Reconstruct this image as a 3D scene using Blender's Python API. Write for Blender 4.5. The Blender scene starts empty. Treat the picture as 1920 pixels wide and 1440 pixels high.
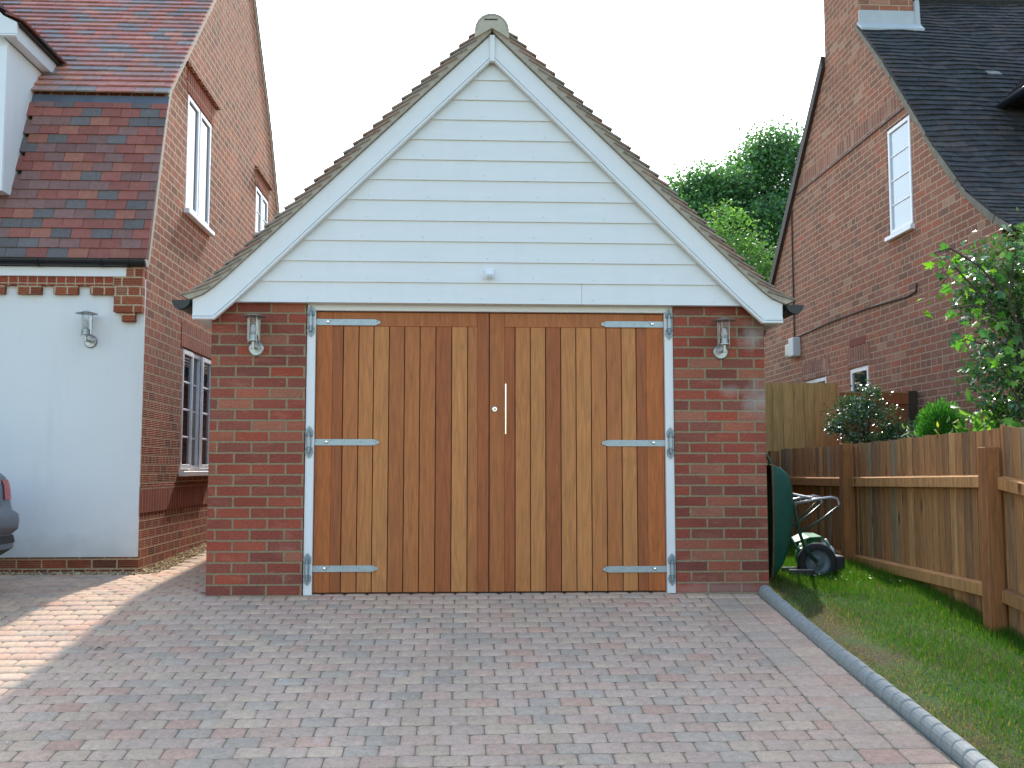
import bpy, bmesh, math, random
import numpy as np
from mathutils import Vector, Matrix
R = math.radians
random.seed(7); rs = np.random.RandomState(11)
scene = bpy.context.scene
COL = scene.collection

# ------------------------------------------------------------------ camera
cam_d = bpy.data.cameras.new('camera'); cam = bpy.data.objects.new('camera', cam_d); COL.objects.link(cam)
cam_d.sensor_width = 36; cam_d.lens = 36.0; cam_d.clip_end = 2000; cam_d.clip_start = 0.05
cam.location = (-0.21, -7.16, 0.87)
cam.rotation_euler = (R(90 + 4.698), 0, R(-2.922))
scene.camera = cam
# ------------------------------------------------------------------ world, sun, exposure
SUN_EL, SUN_AZ = 41.0, 6.0          # azimuth measured from +Y towards +X
world = bpy.data.worlds.new('World'); scene.world = world; world.use_nodes = True
wn = world.node_tree.nodes; wl = world.node_tree.links
sky = wn.new('ShaderNodeTexSky'); sky.sky_type = 'NISHITA'; sky.sun_disc = False
sky.sun_elevation = R(SUN_EL); sky.sun_rotation = R(SUN_AZ)
sky.air_density = 1.5; sky.dust_density = 1.6; sky.ozone_density = 1.6; sky.altitude = 60
wn['Background'].inputs['Strength'].default_value = 0.15
wl.new(sky.outputs[0], wn['Background'].inputs['Color'])
sd = bpy.data.lights.new('sun', 'SUN'); sun = bpy.data.objects.new('sun', sd); COL.objects.link(sun)
sd.energy = 2.0; sd.angle = R(1.6); sd.color = (1.0, 0.95, 0.87)
dv = Vector((math.sin(R(SUN_AZ)) * math.cos(R(SUN_EL)), math.cos(R(SUN_AZ)) * math.cos(R(SUN_EL)), math.sin(R(SUN_EL))))
sun.rotation_euler = (-dv).to_track_quat('-Z', 'Y').to_euler()
sun.location = (0, 0, 20)
scene.view_settings.view_transform = 'Standard'; scene.view_settings.look = 'None'
scene.view_settings.exposure = 1.42; scene.view_settings.gamma = 1

# ------------------------------------------------------------------ materials
class NT:
    def __init__(s, name):
        s.m = bpy.data.materials.new(name); s.m.use_nodes = True
        s.n = s.m.node_tree.nodes; s.l = s.m.node_tree.links; s.b = s.n['Principled BSDF']
    def node(s, t, **k):
        n = s.n.new(t)
        for a, v in k.items(): setattr(n, a, v)
        return n
    def link(s, a, b): s.l.new(a, b)
    def inp(s, name, v): s.b.inputs[name].default_value = v
    def coord(s, kind='Object'): return s.node('ShaderNodeTexCoord').outputs[kind]
    def mapping(s, vec, scale=(1, 1, 1), loc=(0, 0, 0)):
        m = s.node('ShaderNodeMapping'); m.inputs['Scale'].default_value = scale; m.inputs['Location'].default_value = loc
        s.link(vec, m.inputs['Vector']); return m.outputs[0]
    def noise(s, vec, scale, detail=4, rough=.55, dist=0, out='Fac'):
        n = s.node('ShaderNodeTexNoise'); n.inputs['Scale'].default_value = scale; n.inputs['Detail'].default_value = detail
        n.inputs['Roughness'].default_value = rough; n.inputs['Distortion'].default_value = dist
        s.link(vec, n.inputs['Vector']); return n.outputs[out]
    def ramp(s, fac, stops, interp='LINEAR'):
        n = s.node('ShaderNodeValToRGB'); cr = n.color_ramp; cr.interpolation = interp
        while len(cr.elements) < len(stops): cr.elements.new(0.5)
        for e, (p, c) in zip(cr.elements, stops):
            e.position = p; e.color = (c, c, c, 1) if isinstance(c, (int, float)) else (*c, 1)
        s.link(fac, n.inputs[0]); return n.outputs[0]
    def mix(s, fac, a, b, mode='MIX'):
        n = s.node('ShaderNodeMix', data_type='RGBA', blend_type=mode)
        for i, v in ((0, fac), (6, a), (7, b)):
            if isinstance(v, (int, float)): n.inputs[i].default_value = v if i == 0 else (v, v, v, 1)
            elif isinstance(v, tuple): n.inputs[i].default_value = (*v, 1) if len(v) == 3 else v
            else: s.link(v, n.inputs[i])
        return n.outputs[2]
    def math(s, op, a, b=0.0, c=0.0):
        n = s.node('ShaderNodeMath', operation=op)
        for i, v in enumerate((a, b, c)):
            if isinstance(v, (int, float)): n.inputs[i].default_value = v
            else: s.link(v, n.inputs[i])
        return n.outputs[0]
    def bump(s, h, dist=.005, strength=1):
        n = s.node('ShaderNodeBump'); n.inputs['Distance'].default_value = dist; n.inputs['Strength'].default_value = strength
        s.link(h, n.inputs['Height']); s.link(n.outputs[0], s.b.inputs['Normal'])
    def color(s, c):
        if isinstance(c, tuple): s.b.inputs['Base Color'].default_value = (*c, 1)
        else: s.link(c, s.b.inputs['Base Color'])
    def attr(s, name='Col'):
        n = s.node('ShaderNodeAttribute'); n.attribute_name = name; return n

def simple(name, c, rough=.6, metal=0, var=.12, scale=20, bump=0, spec=.5):
    t = NT(name); t.inp('Roughness', rough); t.inp('Metallic', metal); t.inp('Specular IOR Level', spec)
    co = t.coord(); n = t.noise(co, scale, 5)
    lo = tuple(x * (1 - var) for x in c); hi = tuple(min(1, x * (1 + var)) for x in c)
    t.color(t.mix(n, lo, hi))
    if bump: t.bump(t.noise(co, scale * 3, 5), bump, .6)
    return t.m

def brick_mat(name, stops, mortar, bw=.235, rh=.075, ms=.011, score=0.0, stain=None, soldier=False, weather=.25, vshift=0.0, squash=None):
    t = NT(name); t.inp('Roughness', .88); t.inp('Specular IOR Level', .25)
    uv = t.coord('UV')
    nz = t.noise(uv, 45, 4, out='Color')
    off = t.node('ShaderNodeVectorMath', operation='SUBTRACT'); t.link(nz, off.inputs[0]); off.inputs[1].default_value = (.5, .5, .5)
    sc = t.node('ShaderNodeVectorMath', operation='SCALE'); t.link(off.outputs[0], sc.inputs[0]); sc.inputs['Scale'].default_value = .008
    ad = t.node('ShaderNodeVectorMath', operation='ADD'); t.link(uv, ad.inputs[0]); t.link(sc.outputs[0], ad.inputs[1])
    vec = ad.outputs[0]
    if soldier:
        mp = t.node('ShaderNodeMapping'); mp.inputs['Rotation'].default_value = (0, 0, R(90)); t.link(vec, mp.inputs['Vector']); vec = mp.outputs[0]
    if vshift: vec = t.mapping(vec, loc=(0, vshift, 0))
    b = t.node('ShaderNodeTexBrick'); t.link(vec, b.inputs['Vector'])
    b.inputs['Color1'].default_value = (0, 0, 0, 1); b.inputs['Color2'].default_value = (1, 1, 1, 1); b.inputs['Mortar'].default_value = (.5, .5, .5, 1)
    b.inputs['Scale'].default_value = 1; b.inputs['Mortar Size'].default_value = ms / 2; b.inputs['Mortar Smooth'].default_value = .15
    b.inputs['Brick Width'].default_value = bw; b.inputs['Row Height'].default_value = rh; b.inputs['Bias'].default_value = 0
    if soldier: b.offset = 0
    if squash: b.squash = .5; b.squash_frequency = squash
    c = t.ramp(b.outputs['Color'], stops)
    fine = t.noise(uv, 70, 6, .7)
    c = t.mix(1.0, c, t.ramp(fine, [(.25, .62), (.75, 1.3)]), 'MULTIPLY')
    big = t.noise(uv, 1.3, 5)
    c = t.mix(1.0, c, t.ramp(big, [(.3, 1 - weather), (.7, 1 + weather * .6)]), 'MULTIPLY')
    blot = t.ramp(t.noise(t.mapping(uv, (6, 14, 1)), 1, 5, .6), [(.55, 0.0), (.72, 1.0)])
    c = t.mix(t.math('MULTIPLY', blot, .35), c, tuple(x * 1.25 + .03 for x in stops[-1][1]))
    h = t.math('MULTIPLY', fine, .25)
    if score:
        w = t.node('ShaderNodeTexWave', wave_type='BANDS', bands_direction='Y'); t.link(vec, w.inputs['Vector'])
        w.inputs['Scale'].default_value = 21; w.inputs['Distortion'].default_value = 1.2; w.inputs['Detail'].default_value = 3; w.inputs['Detail Scale'].default_value = 3
        c = t.mix(score, c, t.mix(1.0, c, t.ramp(w.outputs['Fac'], [(0, .45), (1, 1.35)]), 'MULTIPLY'))
        h = t.math('ADD', h, t.math('MULTIPLY', w.outputs['Fac'], .35 * score))
    mcol = t.mix(1.0, mortar, t.ramp(t.noise(uv, 40, 4), [(.3, .8), (.7, 1.15)]), 'MULTIPLY')
    c = t.mix(b.outputs['Fac'], c, mcol)
    if stain:
        g = t.node('ShaderNodeSeparateXYZ'); t.link(t.node('ShaderNodeNewGeometry').outputs['Position'], g.inputs[0])
        for (sx, sz, rx, rz, amt) in stain:
            dx = t.math('DIVIDE', t.math('SUBTRACT', g.outputs[0], sx), rx); dz = t.math('DIVIDE', t.math('SUBTRACT', g.outputs[2], sz), rz)
            d = t.math('SQRT', t.math('ADD', t.math('MULTIPLY', dx, dx), t.math('MULTIPLY', dz, dz)))
            d = t.math('ADD', d, t.math('MULTIPLY', t.math('SUBTRACT', t.noise(uv, 9, 5), .5), 1.6))
            m = t.ramp(d, [(.2, 1.0), (1.0, 0.0)])
            c = t.mix(t.math('MULTIPLY', m, amt), c, (.42, .40, .36))
    t.color(c)
    t.bump(t.math('SUBTRACT', h, t.math('MULTIPLY', b.outputs['Fac'], .9)), .006, .9)
    return t.m

def wood_mat(name, knots=0, contrast=1.0, rough=.55, grain=(34, 2.2), weather=0.0):
    t = NT(name); t.inp('Roughness', rough); t.inp('Specular IOR Level', .3)
    a = t.attr(); uv = t.coord('UV')
    cmb = t.node('ShaderNodeCombineXYZ'); t.link(t.math('MULTIPLY', a.outputs['Alpha'], 37.0), cmb.inputs[0]); t.link(t.math('MULTIPLY', a.outputs['Alpha'], 91.0), cmb.inputs[1])
    ad = t.node('ShaderNodeVectorMath', operation='ADD'); t.link(uv, ad.inputs[0]); t.link(cmb.outputs[0], ad.inputs[1])
    v = ad.outputs[0]
    g1 = t.noise(t.mapping(v, (grain[0], grain[1], 1)), 1.6, 8, .65, 1.0)
    rings = t.noise(t.mapping(v, (9, .9, 1)), 1.0, 2, .4, .4)
    rg = t.math('FRACT', t.math('MULTIPLY', rings, 9.0))
    g3 = t.noise(t.mapping(v, (160, 6, 1)), 1, 4, .6)
    c = a.outputs['Color']
    c = t.mix(1.0, c, t.ramp(g1, [(.25, 1 - .36 * contrast), (.75, 1 + .30 * contrast)]), 'MULTIPLY')
    c = t.mix(1.0, c, t.ramp(rg, [(0, 1 - .16 * contrast), (.5, 1.05), (1, 1 - .05 * contrast)]), 'MULTIPLY')
    c = t.mix(1.0, c, t.ramp(g3, [(.3, 1 - .12 * contrast), (.7, 1.08)]), 'MULTIPLY')
    if knots:
        vo = t.node('ShaderNodeTexVoronoi'); t.link(t.mapping(v, (7, 2.6, 1)), vo.inputs['Vector']); vo.inputs['Scale'].default_value = 1
        k = t.ramp(t.math('ADD', vo.outputs['Distance'], t.math('MULTIPLY', g1, .15)), [(.15, 1.0), (.27, 0.0)])
        sel = t.ramp(t.noise(v, 3, 2), [(.42, 0.0), (.5, 1.0)])
        c = t.mix(t.math('MULTIPLY', t.math('MULTIPLY', k, sel), knots), c, (.05, .025, .015))
    if weather:
        st = t.ramp(t.noise(t.mapping(v, (9, 1.1, 1)), 1.3, 4), [(.5, 0.0), (.72, 1.0)])
        c = t.mix(t.math('MULTIPLY', st, weather), c, (.16, .11, .07))
    t.color(c); t.bump(t.math('ADD', g1, g3), .0012, .6)
    return t.m

def attr_mat(name, rough=.8, scale=40, amt=.25, bump=.002, spec=.3, speck=0, blotch=0, stains=0):
    t = NT(name); t.inp('Roughness', rough); t.inp('Specular IOR Level', spec)
    a = t.attr(); co = t.coord()
    n = t.noise(co, scale, 6, .65)
    c = t.mix(1.0, a.outputs['Color'], t.ramp(n, [(.25, 1 - amt), (.75, 1 + amt)]), 'MULTIPLY')
    if blotch:
        c = t.mix(1.0, c, t.ramp(t.noise(co, 1.1, 4), [(.3, 1 - blotch), (.7, 1 + blotch)]), 'MULTIPLY')
    if speck:
        s = t.ramp(t.noise(co, 210, 2), [(.34, 1.0), (.40, 0.0)]); c = t.mix(t.math('MULTIPLY', s, speck), c, (.03, .03, .035))
        s2 = t.ramp(t.noise(co, 160, 2), [(.63, 0.0), (.68, 1.0)]); c = t.mix(t.math('MULTIPLY', s2, speck * .5), c, (.6, .58, .52))
    if stains:
        p = t.node('ShaderNodeNewGeometry').outputs['Position']
        g = t.ramp(t.noise(p, .9, 6, .6), [(.45, 0.0), (.75, 1.0)]); c = t.mix(t.math('MULTIPLY', g, .22), c, (.22, .19, .14))
        g = t.ramp(t.noise(p, 2.3, 5, .7, .5), [(.63, 0.0), (.72, 1.0)]); c = t.mix(t.math('MULTIPLY', g, .28), c, (.12, .11, .095))
        g = t.ramp(t.noise(p, 5.5, 3), [(.66, 0.0), (.74, 1.0)]); c = t.mix(t.math('MULTIPLY', g, .3), c, (.62, .58, .5))
    t.color(c)
    if bump: t.bump(n, bump, .8)
    return t.m

def leaf_mat(name, rough=.45, trans=.45, spec=.5):
    t = NT(name); t.inp('Roughness', rough); t.inp('Specular IOR Level', spec)
    a = t.attr(); t.color(a.outputs['Color'])
    tr = t.node('ShaderNodeBsdfTranslucent')
    t.link(t.mix(1.0, a.outputs['Color'], (1.9, 2.1, .9), 'MULTIPLY'), tr.inputs['Color'])
    mx = t.node('ShaderNodeMixShader'); mx.inputs[0].default_value = trans
    t.link(t.b.outputs[0], mx.inputs[1]); t.link(tr.outputs[0], mx.inputs[2])
    t.link(mx.outputs[0], t.n['Material Output'].inputs['Surface'])
    return t.m

M = {}
M['brick_garage'] = brick_mat('garage brick', [(0, (.20, .068, .052)), (.25, (.32, .074, .047)), (.5, (.26, .088, .062)), (.75, (.38, .080, .046)), (1, (.36, .145, .09))], (.29, .225, .135), ms=.0145, score=.15,
    stain=[(1.87, 1.80, .12, .13, .55), (1.93, 1.36, .16, .16, .55), (1.7, 1.42, .10, .05, .35), (1.55, .03, .8, .05, .25)])
M['brick_left'] = brick_mat('rustic red brick', [(0, (.19, .070, .042)), (.3, (.36, .098, .048)), (.6, (.29, .102, .055)), (.85, (.43, .115, .055)), (1, (.34, .15, .090))], (.54, .40, .25), ms=.013, score=.9, bw=.195, squash=6)
M['brick_left_soldier'] = brick_mat('rustic soldier brick', [(0, (.22, .055, .033)), (.5, (.35, .075, .040)), (1, (.40, .095, .05))], (.48, .34, .22), ms=.011, score=.7, soldier=True)
M['brick_right'] = brick_mat('old red brick', [(0, (.26, .130, .088)), (.35, (.39, .155, .092)), (.7, (.34, .160, .105)), (.9, (.48, .155, .082)), (1, (.45, .28, .18))], (.54, .39, .25), ms=.012, score=.6, weather=.2, squash=5)
M['brick_right_soldier'] = brick_mat('old soldier brick', [(0, (.27, .13, .085)), (.5, (.38, .15, .09)), (.8, (.40, .18, .11)), (1, (.46, .31, .21))], (.40, .31, .24), ms=.011, score=.5, soldier=True)
t = NT('white render'); t.inp('Roughness', .92); co = t.coord(); gp_ = t.node('ShaderNodeNewGeometry').outputs['Position']
rc = t.mix(t.noise(gp_, 1.6, 6, .6), (.74, .745, .73), (.83, .83, .81))
rc = t.mix(t.math('MULTIPLY', t.ramp(t.noise(t.mapping(gp_, (7, 7, .7)), 1, 5, .65), [(.52, 0.0), (.8, 1.0)]), .22), rc, (.50, .50, .46))
sx = t.node('ShaderNodeSeparateXYZ'); t.link(gp_, sx.inputs[0])
sp = t.ramp(t.math('ADD', sx.outputs[2], t.math('MULTIPLY', t.noise(gp_, 6, 5), -.35)), [(.0, 1.0), (.22, 0.0)])
rc = t.mix(t.math('MULTIPLY', sp, .4), rc, (.44, .41, .35)); rc = t.mix(t.math('MULTIPLY', t.ramp(t.noise(gp_, 95, 2), [(.73, 0.0), (.76, 1.0)]), .5), rc, (.35, .33, .3))
t.color(rc); t.bump(t.noise(gp_, 130, 4, .7), .002, .5); M['render'] = t.m
t = NT('painted boards'); t.inp('Roughness', .6); co = t.coord()
pc = t.mix(t.noise(t.mapping(co, (1, 1, 6)), 3, 5), (.74, .75, .74), (.81, .82, .81))
pc = t.mix(t.math('MULTIPLY', t.ramp(t.noise(t.mapping(co, (9, 9, .8)), 1, 5, .6), [(.5, 0.0), (.75, 1.0)]), .08), pc, (.50, .52, .50)); t.color(pc)
t.bump(t.noise(t.mapping(co, (14, 14, 170)), 1, 4, .6), .0012, .8); M['cladding'] = t.m
M['upvc'] = simple('white pvc', (.82, .83, .85), .35, var=.02, scale=3)
M['frame_paint'] = simple('white frame paint', (.78, .79, .79), .45, var=.04, scale=6)
M['door_wood'] = wood_mat('oiled hardwood', 0, .75, .5)
M['fence_wood'] = wood_mat('treated softwood', .8, 1.15, .85, (22, 1.4), .35)
M['fence_pale'] = wood_mat('pale softwood', .5, .8, .85, (20, 1.2), .1)
M['tile_red'] = attr_mat('red roof tile', .85, 30, .18, .0015, blotch=.08)
M['tile_garage'] = attr_mat('garage roof tile', .9, 25, .3, .003)
M['tile_dark'] = attr_mat('weathered roof tile', .92, 14, .35, .006, blotch=.15)
M['ridge_clay'] = simple('grey ridge clay', (.40, .38, .33), .9, var=.2, scale=14)
M['mortar'] = simple('verge mortar', (.42, .37, .30), .95, var=.3, scale=30, bump=.004)
M['mortar_pale'] = simple('pale verge mortar', (.50, .45, .35), .95, var=.2, scale=30, bump=.003)
M['moss_mortar'] = simple('mossy verge mortar', (.22, .20, .15), .95, var=.45, scale=14, bump=.01)
M['lead'] = simple('lead flashing', (.11, .125, .16), .5, var=.4, scale=7, bump=.002)
M['lead_pale'] = simple('pale lead flashing', (.48, .50, .50), .55, var=.12, scale=9, bump=.002)
M['black'] = simple('black plastic', (.012, .013, .016), .38, var=.1)
M['dark_wood'] = simple('dark stained board', (.045, .032, .028), .7, var=.3, scale=12)
M['galv'] = simple('galvanised steel', (.36, .42, .45), .42, metal=.55, var=.22, scale=28)
M['galv_dark'] = simple('cast hinge metal', (.27, .31, .33), .45, metal=.6, var=.35, scale=40)
M['steel'] = simple('brushed stainless', (.42, .43, .43), .38, metal=.9, var=.12, scale=30)
M['chrome'] = simple('bright steel', (.85, .85, .83), .15, metal=1, var=.03)
t = NT('window glass'); t.color((.018, .022, .028)); t.inp('Roughness', .03); t.inp('IOR', 1.7); t.inp('Specular IOR Level', .9); M['pane'] = t.m
t = NT('pale glossy pane'); t.color((.50, .58, .62)); t.inp('Roughness', .05); t.inp('IOR', 1.6); M['pane_pale'] = t.m  # the pane itself has a pale blue-grey base colour
t = NT('clear lamp glass'); t.color((.95, .97, .97)); t.inp('Roughness', .02); t.inp('Transmission Weight', 1.0); t.inp('IOR', 1.2); M['clear'] = t.m
M['paver'] = attr_mat('tumbled paver', .9, 32, .2, .002, .25, speck=.5, blotch=.10, stains=1)
M['kerb'] = simple('concrete kerb', (.30, .31, .29), .85, var=.3, scale=40, bump=.002)
t = NT('jointing sand'); t.inp('Roughness', 1); co = t.coord(); t.color(t.ramp(t.noise(co, 60, 5), [(.3, (.15, .12, .085)), (.7, (.34, .27, .18))])); M['sand'] = t.m
t = NT('soil and turf'); t.inp('Roughness', 1); co = t.coord()
t.color(t.mix(t.ramp(t.noise(co, 1.6, 4), [(.42, 0.0), (.6, 1.0)]), t.ramp(t.noise(co, 50, 5), [(.3, (.04, .035, .015)), (.7, (.12, .09, .04))]), t.ramp(t.noise(co, 60, 5), [(.3, (.03, .07, .012)), (.7, (.07, .14, .03))])))
t.bump(t.noise(co, 60, 5), .02); M['soil'] = t.m
M['gravel'] = attr_mat('gravel stones', .9, 60, .2, 0)
M['blade'] = leaf_mat('grass blades', .85, .4, .05)
M['leaf'] = leaf_mat('leaves', .42, .42, .5)
M['leaf_far'] = leaf_mat('tree foliage', .5, .3, .4)
M['leaf_gloss'] = leaf_mat('glossy leaves', .22, .15, .8)
M['bark'] = simple('bark', (.07, .05, .035), .95, var=.4, scale=25, bump=.01)
M['barrow'] = simple('barrow green paint', (.015, .10, .07), .5, var=.45, scale=9, bump=.001)
M['rust'] = simple('rusty edge', (.17, .11, .06), .85, var=.4, scale=30)
M['barrow_frame'] = simple('barrow tube paint', (.03, .085, .06), .35, metal=.2, var=.4, scale=15)
M['worn_tube'] = simple('worn pale tube', (.42, .42, .46), .3, metal=.5, var=.15, scale=15)
M['rubber'] = simple('tyre rubber', (.018, .018, .02), .8, var=.3, scale=40, bump=.002)
M['rim'] = simple('painted wheel rim', (.11, .14, .16), .5, metal=.2, var=.3, scale=15)
M['sack_green'] = simple('green sack plastic', (.07, .30, .16), .35, var=.4, scale=6)
M['sack_white'] = simple('white sack plastic', (.60, .62, .62), .35, var=.1, scale=8)
M['car_paint'] = simple('grey car paint', (.14, .155, .19), .28, metal=.45, var=.03, scale=4)
M['car_glass'] = simple('car glass', (.01, .012, .014), .05, var=.02)
M['tail'] = simple('tail light plastic', (.50, .06, .06), .12, var=.1, scale=60)
M['dark_trim'] = simple('dark bumper trim', (.03, .028, .03), .6, var=.2)
M['plate'] = simple('number plate', (.75, .62, .08), .4, var=.03)
M['box_grey'] = simple('grey plastic box', (.50, .54, .56), .45, var=.05)
M['box_cream'] = simple('cream plastic cover', (.62, .58, .46), .5, var=.08)
M['cable'] = simple('dark cable', (.035, .025, .022), .7)

# ------------------------------------------------------------------ mesh builder
class MB:
    def __init__(s): s.v = []; s.f = []; s.c = []; s.mi = []
    def add(s, vs, fs, col=None, mi=0):
        o = len(s.v); s.v += [tuple(p) for p in vs]; s.f += [tuple(i + o for i in f) for f in fs]
        s.c += [col or (.5, .5, .5, .5)] * len(fs); s.mi += [mi] * len(fs)
    def hexa(s, p, col=None, mi=0):      # p: 4 bottom (ccw) + 4 top
        s.add(p, [(3, 2, 1, 0), (4, 5, 6, 7), (0, 1, 5, 4), (1, 2, 6, 5), (2, 3, 7, 6), (3, 0, 4, 7)], col, mi)
    def box(s, x0, x1, y0, y1, z0, z1, col=None, mi=0, P=None):
        p = [(x0, y0, z0), (x1, y0, z0), (x1, y1, z0), (x0, y1, z0), (x0, y0, z1), (x1, y0, z1), (x1, y1, z1), (x0, y1, z1)]
        if P: p = [P(*q) for q in p]
        s.hexa(p, col, mi)
    def prism(s, poly, axis, a, b, col=None, mi=0):
        def mk(p, t): return {0: (t, p[0], p[1]), 1: (p[0], t, p[1]), 2: (p[0], p[1], t)}[axis]
        n = len(poly); vs = [mk(p, a) for p in poly] + [mk(p, b) for p in poly]
        fs = [tuple(range(n)), tuple(range(2 * n - 1, n - 1, -1))] + [(i, i + n, (i + 1) % n + n, (i + 1) % n) for i in range(n)]
        s.add(vs, fs, col, mi)
    def tube(s, path, r, n=8, col=None, mi=0, cap=True):
        path = [Vector(p) for p in path]; rr = r if isinstance(r, (list, tuple)) else [r] * len(path)
        vs = []; up = None
        for i, p in enumerate(path):
            d = (path[min(i + 1, len(path) - 1)] - path[max(i - 1, 0)]).normalized()
            if up is None: up = d.orthogonal().normalized()
            up = (up - d * up.dot(d)).normalized(); sd_ = d.cross(up)
            for k in range(n):
                a = 2 * math.pi * k / n; vs.append(p + (up * math.cos(a) + sd_ * math.sin(a)) * rr[i])
        fs = [(i * n + k, i * n + (k + 1) % n, (i + 1) * n + (k + 1) % n, (i + 1) * n + k) for i in range(len(path) - 1) for k in range(n)]
        if cap: fs += [tuple(range(n - 1, -1, -1)), tuple(range((len(path) - 1) * n, len(path) * n))]
        s.add(vs, fs, col, mi)
    def lathe(s, prof, c, axis=2, n=24, col=None, mi=0, cap=True):   # prof: (r, h)
        vs = []
        for r, h in prof:
            for k in range(n):
                a = 2 * math.pi * k / n; u, w = r * math.cos(a), r * math.sin(a)
                q = {2: (u, w, h), 1: (u, h, w), 0: (h, u, w)}[axis]; vs.append((q[0] + c[0], q[1] + c[1], q[2] + c[2]))
        fs = [(i * n + k, i * n + (k + 1) % n, (i + 1) * n + (k + 1) % n, (i + 1) * n + k) for i in range(len(prof) - 1) for k in range(n)]
        if cap: fs += [tuple(range(n - 1, -1, -1)), tuple(range((len(prof) - 1) * n, len(prof) * n))]
        s.add(vs, fs, col, mi)
    def build(s, name, mat, parent=None, bevel=0, smooth=False, recalc=True, cut=None, seg=1):
        me = bpy.data.meshes.new(name); me.from_pydata(s.v, [], s.f)
        mats = mat if isinstance(mat, list) else [mat]
        for m_ in mats: me.materials.append(m_)
        me.polygons.foreach_set('material_index', s.mi)
        at = me.attributes.new('Col', 'FLOAT_COLOR', 'FACE'); at.data.foreach_set('color', np.array(s.c, dtype=np.float32).ravel())
        if recalc:
            bm = bmesh.new(); bm.from_mesh(me); bmesh.ops.recalc_face_normals(bm, faces=bm.faces)
            if cut:
                bm.to_mesh(me); bm.free(); me = boolean(me, cut)
            else: bm.to_mesh(me); bm.free()
        uvbox(me)
        return link(name, me, parent, bevel, smooth, seg)

def uvbox(me):
    n = len(me.loops); 
    if not n: return
    uvl = me.uv_layers.new(name='UVMap')
    vi = np.empty(n, dtype=np.int32); me.loops.foreach_get('vertex_index', vi)
    co = np.empty(len(me.vertices) * 3, dtype=np.float32); me.vertices.foreach_get('co', co); co = co.reshape(-1, 3)
    nr = np.empty(len(me.polygons) * 3, dtype=np.float32); me.polygons.foreach_get('normal', nr); nr = np.abs(nr.reshape(-1, 3))
    tot = np.empty(len(me.polygons), dtype=np.int32); me.polygons.foreach_get('loop_total', tot)
    ax = np.repeat(np.argmax(nr + np.array([0, 1e-4, 0]), axis=1), tot); p = co[vi]
    u = np.where(ax == 0, p[:, 1], p[:, 0]); v = np.where(ax == 2, p[:, 1], p[:, 2])
    uvl.data.foreach_set('uv', np.stack([u, v], 1).ravel())

def boolean(me, cut):
    o = bpy.data.objects.new('tmp_a', me); COL.objects.link(o)
    cm = bpy.data.meshes.new('tmp'); cm.from_pydata(cut.v, [], cut.f)
    bm = bmesh.new(); bm.from_mesh(cm); bmesh.ops.recalc_face_normals(bm, faces=bm.faces); bm.to_mesh(cm); bm.free()
    c = bpy.data.objects.new('tmp_b', cm); COL.objects.link(c)
    md = o.modifiers.new('b', 'BOOLEAN'); md.operation = 'DIFFERENCE'; md.solver = 'EXACT'; md.object = c
    dg = bpy.context.evaluated_depsgraph_get(); out = bpy.data.meshes.new_from_object(o.evaluated_get(dg))
    bpy.data.objects.remove(o); bpy.data.objects.remove(c)
    return out

def link(name, me, parent=None, bevel=0, smooth=False, seg=1):
    o = bpy.data.objects.new(name, me); COL.objects.link(o)
    if parent is not None:
        root = parent
        while root.parent: root = root.parent
        me.transform(Matrix.Translation(-root.location)); o.parent = parent
    if smooth: me.polygons.foreach_set('use_smooth', [True] * len(me.polygons))
    if bevel:
        b = o.modifiers.new('bevel', 'BEVEL'); b.width = bevel; b.segments = seg; b.limit_method = 'ANGLE'
    return o

def thing(name, label, cat, loc=(0, 0, 0), group=None):
    o = bpy.data.objects.new(name, None); COL.objects.link(o); o.location = loc; o.empty_display_size = .1
    return tag(o, label, cat, group)
def tag(o, label=None, cat=None, group=None, kind=None):
    if label: o['label'] = label
    if cat: o['category'] = cat
    if group: o['group'] = group
    if kind: o['kind'] = kind
    return o

def scatter_mesh(name, tv, tf, pos, rot, scale, cols, mat, parent=None, smooth=False):
    """many copies of a small template, joined into one mesh (leaves, blades, stones)"""
    tv = np.array(tv, dtype=np.float32); N = len(pos); k = len(tv)
    sc = np.asarray(scale, dtype=np.float32)
    if sc.ndim == 1: sc = np.repeat(sc[:, None], 3, 1)
    V = np.einsum('nij,nkj->nki', rot, tv[None] * sc[:, None, :]) + pos[:, None, :]
    F = (np.array(tf)[None] + (np.arange(N) * k)[:, None, None]).reshape(-1, len(tf[0]))
    me = bpy.data.meshes.new(name)
    me.vertices.add(N * k); me.vertices.foreach_set('co', V.astype(np.float32).ravel())
    nf, fl = F.shape
    me.loops.add(nf * fl); me.loops.foreach_set('vertex_index', F.astype(np.int32).ravel())
    me.polygons.add(nf); me.polygons.foreach_set('loop_start', np.arange(0, nf * fl, fl, dtype=np.int32))
    me.update(calc_edges=True)
    me.materials.append(mat)
    c = np.repeat(np.asarray(cols, dtype=np.float32), len(tf), 0); c4 = np.ones((nf, 4), dtype=np.float32); c4[:, :3] = c
    at = me.attributes.new('Col', 'FLOAT_COLOR', 'FACE'); at.data.foreach_set('color', c4.ravel())
    me.validate()
    return link(name, me, parent, smooth=smooth)

def rand_rot(n, droop=None):
    """random orientations; with droop the leaf normal leans upward"""
    q = rs.normal(size=(n, 3)); 
    if droop is not None: q[:, 2] = np.abs(q[:, 2]) + droop
    z = q / np.linalg.norm(q, axis=1, keepdims=True)
    a = rs.normal(size=(n, 3)); x = a - (a * z).sum(1, keepdims=True) * z; x /= np.linalg.norm(x, axis=1, keepdims=True)
    y = np.cross(z, x); return np.stack([x, y, z], 2)

def smoothstep(x): x = max(0, min(1, x)); return x * x * (3 - 2 * x)
def gz(y):
    if y < -9: return .127 * -9
    if y < 0: return .127 * y
    return .035 * min(y, 4.0)

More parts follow.
